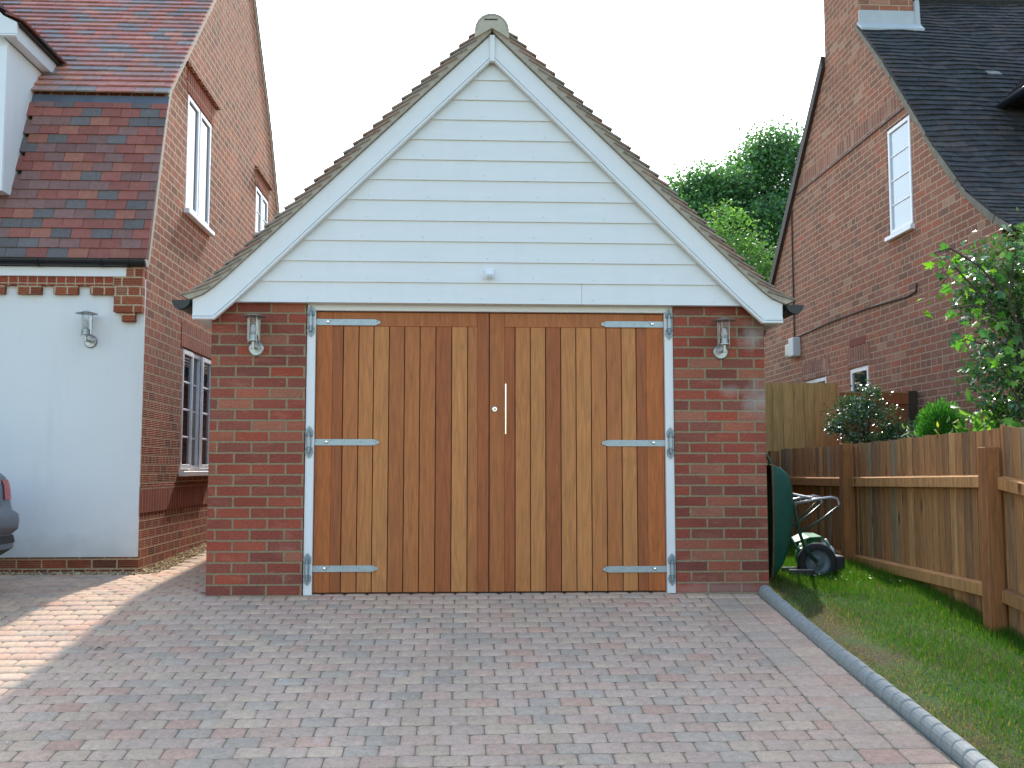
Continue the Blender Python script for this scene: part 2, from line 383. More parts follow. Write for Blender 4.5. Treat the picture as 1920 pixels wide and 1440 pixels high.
# ================================================================== GROUND
def sheet(name, xs, ys, zf, mat):
    mb = MB(); vs = [(x, y, zf(x, y)) for y in ys for x in xs]; nx = len(xs)
    mb.add(vs, [(j * nx + i, j * nx + i + 1, (j + 1) * nx + i + 1, (j + 1) * nx + i) for j in range(len(ys) - 1) for i in range(nx - 1)])
    return mb.build(name, mat, recalc=False)
ys = [-400, -60, -20, -9, -6, -4, -3, -2, -1, -.5, 0, .5, 1, 2, 3, 4, 8, 20, 60, 400]
xs = [-400, -60, -20, -8, -4, 0, 1.9, 3, 4, 8, 20, 60, 400]
tag(sheet('ground', xs, ys, lambda x, y: gz(y) - .03, M['soil']), kind='structure')
tag(sheet('driveway_bed', [-9.5, -6, -4, -2, 0, 1.0, 1.88], [-9, -6, -3, -1.5, 0, .6, 1.2, 4, 7], lambda x, y: gz(y) - .0075, M['sand']), kind='structure')

# pavers
def paver_col():
    r = random.random()
    if r < .40: b = (.60, .405, .295)
    elif r < .66: b = (.63, .44, .295)
    elif r < .82: b = (.49, .385, .285)
    elif r < .95: b = (.62, .385, .270)
    else: b = (.62, .345, .235)
    mean = (.625, .43, .31); b = [x + (m_ - x) * .30 for x, m_ in zip(b, mean)]
    k = random.uniform(.95, 1.10); return (b[0] * k, b[1] * k, b[2] * k, random.random())
mb = MB()
def paver(x0, x1, y0, y1):
    g = .0016; j = lambda a: random.uniform(-a, a)
    x0 += .0004 + j(.0012); x1 -= .0004 + j(.0012); y0 += g + j(.0015); y1 -= g + j(.0015)
    dz = j(.002); tx = j(.008); ty = j(.008); cx, cy = (x0 + x1) / 2, (y0 + y1) / 2
    def ring(inset, h, jit=0):
        ch = .012
        pts = [(x0 + inset + ch, y0 + inset), (x1 - inset - ch, y0 + inset), (x1 - inset, y0 + inset + ch), (x1 - inset, y1 - inset - ch),
               (x1 - inset - ch, y1 - inset), (x0 + inset + ch, y1 - inset), (x0 + inset, y1 - inset - ch), (x0 + inset, y0 + inset + ch)]
        return [(px + j(jit), py + j(jit), gz(cy) + .127 * (py - cy) * (cy < 0) + .035 * (py - cy) * (cy > 0) + h + dz + tx * (px - cx) + ty * (py - cy)) for px, py in pts]
    r = [ring(0, -.022, .0014), ring(.0010, -.0090, .0014), ring(.0045, -.0042, .0014), ring(.011, -.0006, .001), ring(.024, .0022, .0012)]
    vs = sum(r, []); fs = [(k * 8 + i, k * 8 + (i + 1) % 8, (k + 1) * 8 + (i + 1) % 8, (k + 1) * 8 + i) for k in range(4) for i in range(8)] + [tuple(range(32, 40))]
    mb.add(vs, fs, paver_col())
PW, PD = .1525, .1125
y = -8.2; row = 0
while y < 6.0:
    off = (row % 2) * PW / 2 + random.uniform(-.006, .006)
    x = 1.511 - math.ceil(10.0 / PW) * PW + off
    while x < 1.511:
        x0, x1 = x, min(x + PW, 1.511)
        cx, cy = (x0 + x1) / 2, y + PD / 2
        ok = x1 - x0 > .02
        if cy > 0 and cx > -1.94 and not (cy < .12 and -1.27 < cx < 1.29): ok = False
        if cy > 1.09 and cx < -2.72: ok = False
        if cy > 1.3 and cx < -2.60: ok = False
        if cx < -5.5 and cy < -5.5: ok = False
        if cy < -6.2: ok = False
        if ok: paver(x0, x1, y, y + PD)
        x += PW
    y += PD; row += 1
y = -6.2
while y < -.02:
    y1 = min(y + .160, 0.0)
    paver(1.511, 1.690, y, y1); paver(1.690, 1.868, y, y1); y += .160
o = mb.build('driveway', M['paver'], recalc=False, smooth=True); tag(o, kind='structure')

# round topped kerb
mb = MB(); y = -6.3
def kx(y): return 1.925 + .012 * math.sin(y * 1.7) + .02 * min(0, y) * -.12
while y < .02:
    L = .0985; dz = random.uniform(-.003, .003); dx = random.uniform(-.003, .003)
    secs = []
    for yy, sc in ((y, .80), (y + .005, .97), (y + .012, 1), (y + L - .016, 1), (y + L - .009, .97), (y + L - .004, .80)):
        pts = []
        for k in range(9):
            a = math.pi * k / 8; pts.append((kx(yy) + dx + math.cos(a) * .045 * sc, yy, gz(yy) + .010 + dz + math.sin(a) * .046 * sc))
        pts = [(kx(yy) + .045, yy, gz(yy) - .06)] + pts + [(kx(yy) - .045, yy, gz(yy) - .06)]
        secs.append(pts)
    n = 11; vs = sum(secs, [])
    fs = [(s_ * n + k, s_ * n + k + 1, (s_ + 1) * n + k + 1, (s_ + 1) * n + k) for s_ in range(5) for k in range(n - 1)] + [tuple(range(n)), tuple(range(5 * n, 6 * n))]
    mb.add(vs, fs); y += L
tag(mb.build('kerb', M['kerb']), kind='structure')

# turf: lawn strip between kerb and fence
def lawn_ok(x, y): return (x > 1.99) & (x < 3.16) & ((x > 2.02) | (y > 0))
def gzv(y): return np.where(y < 0, .127 * np.maximum(y, -9), .035 * np.minimum(y, 4))
N = 130000
px = rs.uniform(1.968, 3.2, N); py = -5.2 + 8.6 * rs.uniform(0, 1, N) ** .9
dry = np.exp(-((px - 2.10) / .16) ** 2) * np.clip(1.15 - np.abs(py + .9) / 2.4, 0, 1)
dens = 1 - .65 * dry - .45 * (rs.uniform(size=N) < .5) * (np.sin(px * 7 + py * 3) * np.sin(py * 5.3) > .6)
keep = rs.uniform(size=N) < dens; px, py, dry = px[keep], py[keep], dry[keep]; N = len(px)
long_ = np.exp(-((px - 3.1) / .16) ** 2) + np.clip((py - .1) / .5, 0, 1) * .8
hgt = rs.uniform(.016, .036, N) * (1 + 1.3 * long_) * (1 - .4 * dry)
wid = rs.uniform(.0022, .004, N)
az = rs.uniform(0, 2 * np.pi, N); tilt = rs.normal(0, .42, N)
cz_, sz_ = np.cos(az), np.sin(az); ct, st_ = np.cos(tilt), np.sin(tilt)
Rz = np.zeros((N, 3, 3)); Rz[:, 0, 0] = cz_; Rz[:, 0, 1] = -sz_; Rz[:, 1, 0] = sz_; Rz[:, 1, 1] = cz_; Rz[:, 2, 2] = 1
Rx = np.zeros((N, 3, 3)); Rx[:, 0, 0] = 1; Rx[:, 1, 1] = ct; Rx[:, 1, 2] = -st_; Rx[:, 2, 1] = st_; Rx[:, 2, 2] = ct
rot = np.einsum('nij,njk->nik', Rz, Rx)
patch = (np.sin(px * 5 + 1.3 * np.sin(py * 3)) * np.sin(py * 2.3 + px) + 1) / 2
g1, g2, g3 = np.array([.032, .110, .012]), np.array([.070, .165, .020]), np.array([.26, .20, .075])
mixa = np.clip(rs.uniform(size=N) * .7 + patch * .4, 0, 1)[:, None]
colr = g1 * (1 - mixa) + g2 * mixa
dmask = (rs.uniform(size=N) < (.08 + .68 * dry))[:, None]; colr = np.where(dmask, g3 * rs.uniform(.6, 1.1, (N, 1)), colr)
tv = [(-.5, 0, 0), (.5, 0, 0), (.28, .10, .6), (-.28, .10, .6), (0, .32, 1.0)]
pos = np.stack([px, py, gzv(py) - .004], 1)
o1 = scatter_mesh('lawn_grass', tv, [(0, 1, 2), (0, 2, 3), (3, 2, 4)], pos, rot, np.stack([wid, hgt, hgt], 1), colr, M['blade'])
tag(o1, 'short mown lawn strip between the kerb and the timber fence', 'grass', kind='stuff')
mb = MB(); vs = []; nxs = 14; nys = 70
for j in range(nys):
    for i in range(nxs):
        x = 1.96 + i * (3.35 - 1.96) / (nxs - 1); y = -6.2 + j * 10.0 / (nys - 1); vs.append((x, y, gz(y) - .004 + .006 * math.sin(x * 9 + y * 4)))
mb.add(vs, [(j * nxs + i, j * nxs + i + 1, (j + 1) * nxs + i + 1, (j + 1) * nxs + i) for j in range(nys - 1) for i in range(nxs - 1)])
tag(mb.build('lawn_soil', M['soil'], recalc=False), kind='structure')

# tiny white daisies in the longer grass by the fence post
n = 26; dp = np.stack([rs.uniform(2.35, 3.0, n), rs.uniform(.2, .9, n), rs.uniform(.03, .085, n)], 1)
ang = [2 * math.pi * k / 6 for k in range(6)]
o = scatter_mesh('daisies', [(math.cos(a), math.sin(a), 0) for a in ang], [(0, 1, 2), (0, 2, 3), (0, 3, 4), (0, 4, 5)], dp, rand_rot(n, 1.2), rs.uniform(.005, .009, n), np.full((n, 3), .75), M['blade'])
tag(o, 'tiny white daisies in the long grass under the wheelbarrow', 'daisies', kind='stuff')

# gravel strip along the left house
stone = [(1, 0, 0), (-1, 0, 0), (0, 1, 0), (0, -1, 0), (0, 0, .7), (0, 0, -.7)]
stf = [(0, 2, 4), (2, 1, 4), (1, 3, 4), (3, 0, 4), (2, 0, 5), (1, 2, 5), (3, 1, 5), (0, 3, 5)]
n = 5200; t_ = rs.uniform(size=n); isf = rs.uniform(size=n) < .55
gx = np.where(isf, -2.76 - rs.uniform(0, 3.6, n), -2.76 + rs.uniform(0.0, .17, n)); gy = np.where(isf, 1.19 - rs.uniform(0, .09, n), 1.12 + rs.uniform(0, 5.5, n))
gp = np.stack([gx, gy, gzv(gy) + rs.uniform(-.008, .012, n)], 1)
base = np.array([[.60, .44, .22], [.70, .58, .38], [.42, .28, .14], [.28, .22, .16]])[rs.randint(0, 4, n)] * rs.uniform(.8, 1.15, (n, 1))
o = scatter_mesh('gravel', stone, stf, gp, rand_rot(n), rs.uniform(.006, .014, n), base, M['gravel'])
tag(o, 'narrow strip of tan gravel along the foot of the white rendered house', 'gravel', kind='stuff')

# ================================================================== roof tiles on a profile
def path_fn(pts):
    pts = [Vector(p) for p in pts]; L = [0]
    for a, b in zip(pts, pts[1:]): L.append(L[-1] + (b - a).length)
    def f(s):
        for i in range(len(pts) - 1):
            if s <= L[i + 1] or i == len(pts) - 2:
                d = (pts[i + 1] - pts[i]).normalized(); return pts[i] + d * (s - L[i]), d
    return f, L[-1]
def tiles(mb, pts, mapf, u0, u1, colf, gauge=.1, tw=.165, thick=.012, side=1, kick=.02, wav=None, smin=0, skip=None, gap=.0015, lay=.6, hk0=.002):
    f, tot = path_fn(pts); i = 0; s = smin
    while s < tot - .03:
        off = (i % 2) * tw / 2; u = u0 - off
        while u < u1 - 1e-3:
            a, b = max(u, u0), min(u + tw, u1); u += tw
            if b - a < .02: continue
            if skip and skip((a + b) / 2, s): continue
            Lt = min(gauge * (1 + lay), tot - s + .02)
            p, d = f(s); q, e = f(min(s + Lt, tot)); nn = Vector((-d.y, d.x)) * side
            k = kick + random.uniform(-.0015, .002); w0, w1 = (wav(a, s), wav(b, s)) if wav else (0, 0); h0, h1 = (wav(a, s + Lt) * .9, wav(b, s + Lt) * .9) if wav else (0, 0)
            sk = random.uniform(-.0015, .0015) + w1 - w0
            lo = p + nn * (k + w0) - d * random.uniform(0, .003); lo2 = lo + nn * thick; hi = q + nn * (hk0 + h0); hi2 = hi + nn * thick; hb, hb2 = hi + nn * (h1 - h0), hi2 + nn * (h1 - h0)
            P8 = [mapf(lo, a + gap), mapf(lo + nn * sk, b - gap), mapf(hb, b - gap), mapf(hi, a + gap), mapf(lo2, a + gap), mapf(lo2 + nn * sk, b - gap), mapf(hb2, b - gap), mapf(hi2, a + gap)]
            mb.hexa(P8, colf((a + b) / 2, s))
        s += gauge; i += 1

# ================================================================== window builder
def window(parent, P, u0, u1, v0, v1, lights, rows=1, pane=None, fr=.05, sill=True, sill_out=.07, flip=False):
    """P maps (u along wall, w outward, v up). frame sits in the reveal; lights=[(a,b,opening)] fractions"""
    pane = pane or M['pane']; mb = MB()
    mb.box(u0, u0 + fr, -.05, .0, v0, v1, P=P); mb.box(u1 - fr, u1, -.05, .0, v0, v1, P=P)
    mb.box(u0 + fr, u1 - fr, -.05, .0, v1 - fr, v1, P=P); mb.box(u0 + fr, u1 - fr, -.05, .0, v0, v0 + fr, P=P)
    W = u1 - u0; gl = []
    for k, (a, b, op) in enumerate(lights):
        a, b = u0 + a * W, u0 + b * W
        if k: mb.box(a - fr * .35, a + fr * .35, -.048, -.002, v0 + fr, v1 - fr, P=P)
        if op:
            i = fr * .35; c = .042
            A, B, Cc, D = a + i, b - i, v0 + i, v1 - i
            mb.box(A, A + c, 0.001, .022, Cc, D, P=P); mb.box(B - c, B, 0.001, .022, Cc, D, P=P)
            mb.box(A + c, B - c, 0.001, .022, D - c, D, P=P); mb.box(A + c, B - c, 0.001, .022, Cc, Cc + c, P=P)
            g = (A + c, B - c, Cc + c, D - c, .004)
        else:
            g = (a + fr * .35, b - fr * .35, v0 + fr, v1 - fr, -.03)
        gl.append(g)
        for r in range(1, rows):
            z = g[2] + (g[3] - g[2]) * r / rows; mb.box(g[0], g[1], g[4] + .001, g[4] + .009, z - .009, z + .009, P=P)
    f = mb.build('window', M['upvc'], parent, bevel=.003)
    for g in gl:
        p = MB(); p.box(g[0] - .004, g[1] + .004, g[4] - .008, g[4], g[2] - .004, g[3] + .004, P=P); p.build('pane', pane, f)
    if sill:
        s_ = MB(); s_.box(u0 - .03, u1 + .03, -.06, sill_out, v0 - .05, v0 - .002, P=P); s_.build('sill', M['upvc'], f, bevel=.006)
    return f

# ================================================================== GARAGE
G = thing('brick_garage', 'detached brick garage with white boarded gable and wide double timber doors', 'garage', (0, 0, 0))
GX0, GX1, GL = -1.934, 1.957, 7.5
mb = MB(); mb.prism([(GX0, -.12), (GX1, -.12), (GX1, 2.03), (0.005, 3.86), (GX0, 2.03)], 1, 0, GL)
cut = MB(); cut.box(-1.283, 1.305, -.1, .30, -.5, 2.028)
mb.build('wall', M['brick_garage'], G, cut=cut)
# cladding boards
bz = 2.018; mbc = MB(); k = 0; pitch = .1463
def half(z): return max(.0, (3.80 - z) * 1.005)
while bz < 3.76:
    zt = min(bz + pitch + .012, 3.795); a, b = half(bz), half(zt)
    yb, yt = -.064, -.050
    if k == 0: segs = [(-a, .642, -b), (.644, a, None)]
    mbx0, mbx1 = -a + .004, a + .004
    def board(xa0, xa1, xb0, xb1):
        mbc.hexa([(xa0, yb, bz), (xa1, yb, bz), (xa1, -.005, bz), (xa0, -.005, bz), (xb0, yt, zt), (xb1, yt, zt), (xb1, -.005, zt), (xb0, -.005, zt)])
    if k == 0:
        board(-a, .6435, -b, .6435); board(.6455, a, .6455, b)
    else: board(-a, a, -b, b)
    bz += pitch; k += 1
rn = random.Random(5)
for kk in range(11):
    zb_ = 2.018 + kk * pitch + .028
    for xn in np.arange(-1.7, 1.75, .41):
        xq = xn + rn.uniform(-.05, .05)
        if abs(xq) < half(zb_) - .12: mbc.lathe([(.0005, -.0015), (.003, -.001), (.003, 0)], (xq, -.0635, zb_ + rn.uniform(-.006, .006)), axis=1, n=6, mi=1)
mbc.build('gable_cladding', [M['cladding'], M['galv_dark']], G)
# bargeboards with bead
SH = lambda p: (-.21 + (p[0] + .21) * 1.0085, .87 + (p[1] - .87) * 1.0085)
outer = [(-2.029, 2.018), (-1.958, 2.046), (-1.891, 2.096), (-1.80, 2.176), (0.005, 3.925)]
inner = [(0.005, 3.732), (-1.742, 2.004), (-1.882, 1.878), (-2.027, 1.878)]
outer = [SH(p) for p in outer]; inner = [SH(p) for p in inner]
for sgn in (0, 1):
    po, pi = (outer, inner) if not sgn else ([(-x + .02, z) for x, z in outer], [(-x + .02, z) for x, z in inner])
    mb = MB(); mb.prism(po + pi, 1, -.100, -.078)
    # bead and stepped moulding along the lower edge
    a0, a1, a2, a3 = [Vector(q) for q in pi]
    for iq, (p, q) in enumerate(((a0, a1), (a1, a2), (a2, a3))):
        d = (q - p).normalized(); n_ = Vector((-d.y, d.x))
        if n_.y < 0: n_ = -n_
        mb.tube([(p.x + n_.x * .010, -.104, p.y + n_.y * .010), (q.x + n_.x * .010, -.104, q.y + n_.y * .010)], .0105, 10)
        pa, pb, pc, pd = p + n_ * .024, q + n_ * .024, q + n_ * .040, p + n_ * .040
        mb.prism([tuple(pa), tuple(pb), tuple(pc), tuple(pd)], 1, -.109 - .0012 * iq, -.1003 - .0004 * iq)
    ob = mb.build('bargeboard', M['frame_paint'], G)
    # soffit return and fascia along the eave
    e = MB()
    if not sgn: e.box(-2.035, -2.01, -.077, GL + .1, 1.89, 2.025); e.box(-2.01, GX0 - .001, -.077, GL + .1, 1.89, 1.91)
    else: e.box(2.032, 2.055, -.077, GL + .1, 1.89, 2.025); e.box(GX1 + .001, 2.032, -.077, GL + .1, 1.89, 1.91)
    e.build('fascia', M['frame_paint'], G)
mb = MB(); mb.box(-.008, .028, -.122, -.079, 3.745, 3.935); mb.build('apex_strip', M['frame_paint'], G, bevel=.002)
# roof tiles
def gcol(u, s):
    b = random.choice([(.31, .23, .18), (.33, .21, .16), (.28, .22, .18), (.30, .25, .20)]); k = random.uniform(.8, 1.15); return (b[0] * k, b[1] * k, b[2] * k, 1)
for sgn in (-1, 1):
    prof = [SH(p) for p in [(-2.095, 2.016), (-2.02, 2.048), (-1.93, 2.110), (-1.80, 2.227), (-0.02, 3.984)]]
    if sgn > 0: prof = [(-x + .03, z) for x, z in prof]
    mb = MB(); tiles(mb, prof, lambda p, u: (p.x, u, p.y), -.142, GL + .15, gcol, gauge=.094, thick=.013, side=1 if sgn < 0 else -1, kick=.023, lay=1.2, hk0=-.028)
    mb.build('roof_tiles', M['tile_garage'], G)
    # mortar bedding between bargeboard and tiles
    o_ = [Vector(p) for p in prof]; low = [SH(p) for p in [(-2.05, 2.012), (-1.96, 2.050), (-1.893, 2.099), (-1.80, 2.180), (.0, 3.930)]]
    if sgn > 0: low = [(-x + .02, z) for x, z in low]
    mb = MB(); mb.prism([(p.x, p.y + .020) for p in o_] + low[::-1], 1, -.128, -.04); mb.build('verge_mortar', M['mortar'], G)
    dk = MB(); dk.prism([(p.x, p.y + .001) for p in o_] + [(q[0], q[1] - .05) for q in low[::-1]], 1, -.0399, GL + .1); dk.build('roof_deck', M['dark_wood'], G)
# ridge
mb = MB(); yy = -.155; L = .30
while yy < GL + .1:
    n = 16; ro, ri = .122, .108
    A = [(.006 + math.cos(math.pi * k / n) * ro, yy, 3.957 + math.sin(math.pi * k / n) * ro) for k in range(n + 1)]
    B = [(.006 + math.cos(math.pi * k / n) * ri, yy, 3.957 + math.sin(math.pi * k / n) * ri) for k in range(n + 1)]
    y2 = yy + L - .004
    A2 = [(p[0], y2, p[2]) for p in A]; B2 = [(p[0], y2, p[2]) for p in B]; m = n + 1
    vs = A + B + A2 + B2; fs = []
    for k in range(n):
        fs += [(k, k + 1, m + k + 1, m + k), (2 * m + k, 2 * m + k + 1, 3 * m + k + 1, 3 * m + k), (k, k + 1, 2 * m + k + 1, 2 * m + k), (m + k, m + k + 1, 3 * m + k + 1, 3 * m + k)]
    mb.add(vs, fs, gcol(0, 0)); yy += L
mb.build('ridge_tiles', M['ridge_clay'], G)
mb = MB(); mb.prism([(.128, 3.90), (.126, 3.965)] + [(.006 + math.cos(math.pi * k / 16) * .118, 3.955 + math.sin(math.pi * k / 16) * .118) for k in range(17)] + [(-.114, 3.965), (-.116, 3.90), (.006, 3.975)], 1, -.152, -.05)
rm = mb.build('ridge_mortar', M['mortar_pale'], G); mb = MB(); mb.box(-.048, .045, -.156, -.12, 4.030, 4.038); mb.build('tile_slip', M['dark_wood'], rm)
# gutters
def gutter(parent, c0, c1, r, name='gutter', brackets=()):
    """half round gutter between two points, along X or Y"""
    c0, c1 = Vector(c0), Vector(c1); d = (c1 - c0).normalized(); side = Vector((-d.y, d.x, 0)); n = 12; mb = MB(); vs = []
    for (c, rr) in ((c0, r), (c1, r), (c0, r - .004), (c1, r - .004)):
        for k in range(n + 1):
            a = math.pi + math.pi * k / n; vs.append(c + side * math.cos(a) * rr + Vector((0, 0, math.sin(a) * rr)))
    m = n + 1; fs = []
    for k in range(n): fs += [(k, k + 1, m + k + 1, m + k), (2 * m + k, 2 * m + k + 1, 3 * m + k + 1, 3 * m + k)]
    fs += [(0, m, 3 * m, 2 * m), (n, m + n, 3 * m + n, 2 * m + n)]
    mb.add(vs, fs)
    for c, sg in ((c0, -1), (c1, 1)):
        for q in (0, .008):
            vs = [c + d * sg * q + side * math.cos(math.pi + math.pi * k / n) * (r + .004) + Vector((0, 0, math.sin(math.pi + math.pi * k / n) * (r + .004))) for k in range(m)]
            mb.add(vs, [tuple(range(m))])
    for tpos in brackets:
        c = c0 + d * tpos; vs = []
        for q in (-.012, .012):
            for rr in (r + .001, r + .008):
                vs += [c + d * q + side * math.cos(math.pi + math.pi * k / n) * rr + Vector((0, 0, math.sin(math.pi + math.pi * k / n) * rr)) for k in range(m)]
        for k in range(n): mb.add([vs[j] for j in (k, k + 1, m + k + 1, m + k, 2 * m + k, 2 * m + k + 1, 3 * m + k + 1, 3 * m + k)], [(0, 1, 2, 3), (4, 5, 6, 7), (3, 2, 6, 7), (0, 1, 5, 4)])
    return mb.build(name, M['black'], parent)
gutter(G, (-2.118, -.115, 2.017), (-2.118, GL + .1, 2.007), .058, brackets=(.03, 1, 2, 3, 4, 5))
gutter(G, (2.148, -.115, 2.017), (2.148, GL + .1, 2.007), .058, brackets=(.03, 1, 2, 3, 4, 5))
# frame
mb = MB(); mb.box(-1.279, -1.220, .012, .11, 0.0, 1.972); mb.box(1.243, 1.303, .012, .11, 0.0, 1.972); mb.box(-1.279, 1.303, .012, .11, 1.973, 2.026)
mb.build('door_frame', M['frame_paint'], G, bevel=.002)
mb = MB(); mb.box(-1.218, 1.241, .09, .11, 0, 1.97); mb.build('door_backing', M['black'], G)
# doors
WC = {'m': (.43, .148, .045), 'd': (.34, .100, .031), 'l': (.49, .185, .058), 'y': (.53, .212, .068), 'r': (.375, .108, .033), 'o': (.44, .128, .033), 'b': (.41, .135, .040)}
def wcol(k): c = WC[k]; j = random.uniform(.94, 1.06); return (c[0] * j, c[1] * j, c[2] * j, random.random())
def hinge(parent, z, sgn):
    """galvanised strap hinge; sgn=1 for the left leaf"""
    x0 = -1.252 if sgn > 0 else 1.275
    mb = MB(); X = lambda d: x0 + sgn * d; yb = .044
    pts = [(0.02, -.022), (.44, -.022), (.455, -.018), (.462, -.024 * .5), (.478, -.010), (.482, 0), (.478, .010), (.462, .012), (.455, .018), (.44, .022), (.02, .022)]
    mb.prism([(X(a), z + b) for a, b in pts], 1, yb - .008, yb - .001)
    for d in (.115,):  # bolt head
        mb.lathe([(.001, -.011), (.009, -.010), (.012, -.004), (.012, 0)], (X(d), yb - .008, z + .002), axis=1, n=14, mi=2)
    mb.prism([(X(.125), z + .004), (X(.150), z + .020), (X(.152), z + .016), (X(.128), z)], 1, yb - .0095, yb - .008, mi=1)
    for d in (.24, .35, .455):
        mb.lathe([(.001, -.0015), (.005, -.001), (.005, 0)], (X(d), yb - .008, z + .004), axis=1, n=10, mi=1)
    # pin and spade plates on the frame
    mb.tube([(x0, -.006, z - .075), (x0, -.006, z + .075)], .011, 12, mi=1)
    mb.tube([(x0, -.006, z - .034), (x0, -.006, z + .034)], .017, 12, mi=0)
    for s in (-1, 1):
        sp = [(-.022, .038), (.022, .038), (.026, .055), (.027, .075), (.018, .092), (.0, .112), (-.018, .092), (-.027, .075), (-.026, .055)]
        mb.prism([(x0 + a, z + s * b) for a, b in sp], 1, .001, .011, mi=1)
        mb.tube([(x0 - .021, -.002, z + s * .048), (x0 + .021, -.002, z + s * .048)], .008, 8, mi=1)
        for dx, dz in ((-.011, .066), (.011, .066), (0, .088)):
            mb.lathe([(.001, -.004), (.005, -.003), (.006, 0)], (x0 + dx, .001, z + s * dz), axis=1, n=8, mi=1)
        mb.lathe([(.003, -.0), (.014, .006), (.012, .012), (.004, .016)], (x0, -.006, z + s * .070 - .008), axis=2, n=10, mi=1)
    return mb.build('hinge', [M['galv'], M['galv_dark'], M['chrome']], parent, bevel=.001)
YD = .045
def leaf(xs, tones, z0, z1, stile_l, stile_r):
    mb = MB(); rail = 1.868
    sl0, sl1 = stile_l; sr0, sr1 = stile_r
    mb.box(sl0, sl1, YD, YD + .04, z0, z1, wcol(tones[0])); mb.box(sr0, sr1, YD, YD + .04, z0, z1, wcol(tones[-1]))
    mb.box(sl1 + .0006, sr0 - .0006, YD + .0003, YD + .04, rail, z1, (*(x * 1.0 for x in WC['b']), .37) if sl0 < 0 else (*(x for x in WC['m']), .71))
    for (a, b), tn in zip(zip(xs, xs[1:]), tones[1:-1]):
        e = .0028
        mb.box(a + (e if a != xs[0] else .0006), b - (e if b != xs[-1] else .0006), YD + .0006, YD + .035, z0 + .001, rail - .0012, wcol(tn))
    return mb
def px2x(p): return (p - 917.0) / 268.0 - .003
mbL = leaf([px2x(v) for v in (622, 642, 671, 699, 728, 757, 786, 816, 846, 876, 895)], ['o', 'd', 'm', 'l', 'y', 'b', 'm', 'b', 'r', 'y', 'm', 'r'], .014, 1.966, (-1.216, px2x(622)), (px2x(895), -.0065))
D1 = mbL.build('door', M['door_wood'], G, bevel=.002)
mbR = leaf([px2x(v) for v in (946, 966, 995, 1024, 1053, 1082, 1111, 1140, 1169, 1197.5, 1217)], ['b', 'r', 'l', 'y', 'd', 'y', 'y', 'l', 'm', 'y', 'd', 'o'], .014, 1.966, (.0005, px2x(946)), (px2x(1217), 1.239))
D2 = mbR.build('door', M['door_wood'], G, bevel=.002)
for z in (1.894, 1.050, .178): hinge(D1, z, 1)
for z in (1.893, 1.046, .165): hinge(D2, z, -1)
mb = MB(); hx = .111; mb.tube([(hx, .0, 1.108), (hx, .0, 1.460)], .0058, 12); mb.tube([(hx, .0, 1.16), (hx, YD, 1.16)], .005, 8); mb.tube([(hx, .0, 1.41), (hx, YD, 1.41)], .005, 8)
mb.build('handle', M['chrome'], D2)
mb = MB(); mb.lathe([(.001, -.012), (.014, -.012), (.019, -.009), (.022, 0)], (.036, YD, 1.283), axis=1, n=24); mb.lathe([(.001, -.0135), (.010, -.0135), (.010, -.011)], (.036, YD, 1.283), axis=1, n=20, mi=1)
mb.box(.0345, .0375, YD - .0142, YD - .013, 1.275, 1.285, mi=2); mb.build('lock', [M['chrome'], M['steel'], M['black']], D2)

# ================================================================== WALL LANTERNS
def lantern(loc, label, glass_h=.168):
    T = thing('wall_lantern', label, 'wall light', loc, 'stainless steel wall lanterns'); x, y, z = loc
    mb = MB(); mb.lathe([(.001, -.018), (.045, -.018), (.052, -.012), (.054, 0)], (x, y, z), axis=1, n=28)
    for dx in (-.033, .033): mb.lathe([(.001, -.021), (.004, -.020), (.004, -.018)], (x + dx, y, z), axis=1, n=8, mi=1)
    mb.build('wall_plate', [M['steel'], M['black']], T, smooth=False)
    yc = y - .115
    mb = MB(); mb.tube([(x, y - .018, z), (x, yc + .012, z), (x, yc, z + .008)], .010, 12); mb.tube([(x, yc, z - .012), (x, yc, z + .042)], .011, 12); mb.build('arm', M['steel'], T)
    mb = MB(); mb.lathe([(.036, .040), (.041, .041), (.041, .047), (.022, .048), (.020, .085), (.017, .088), (.001, .088)], (x, yc, z), n=24)
    mb.build('lamp_holder', M['steel'], T)
    mb = MB(); mb.lathe([(.001, .088), (.012, .089), (.015, .12), (.010, .15), (.001, .158)], (x, yc, z), n=16); mb.build('bulb', M['render'], T, smooth=True)
    mb = MB(); n = 28
    for r in (.0375, .0355):
        vs = [(x + r * math.cos(2 * math.pi * k / n), yc + r * math.sin(2 * math.pi * k / n), z + h) for h in (.048, .045 + glass_h) for k in range(n)]
        mb.add(vs, [(k, (k + 1) % n, n + (k + 1) % n, n + k) for k in range(n)])
    mb.build('glass_tube', M['clear'], T, smooth=True)
    mb = MB()
    for k in range(5):
        a = 2 * math.pi * (k + .3) / 5; mb.tube([(x + .043 * math.cos(a), yc + .043 * math.sin(a), z + .030), (x + .043 * math.cos(a), yc + .043 * math.sin(a), z + .048 + glass_h)], .0022, 6)
    mb.build('cage_rods', M['steel'], T)
    mb = MB(); h = .05 + glass_h; mb.lathe([(.001, h - .004), (.045, h - .004), (.084, h - .010), (.085, h - .007), (.040, h + .006), (.012, h + .014), (.001, h + .014)], (x, yc, z), n=32); mb.build('lamp_cap', M['steel'], T)
    return T
lantern((-3.178, 1.19, 1.885), 'steel wall lantern on the white rendered wall of the left house')
lantern((-1.624, 0, 1.697), 'steel wall lantern on the garage brick pier nearest the white rendered house')
lantern((1.640, 0, 1.692), 'steel wall lantern on the garage brick pier on the wheelbarrow side')
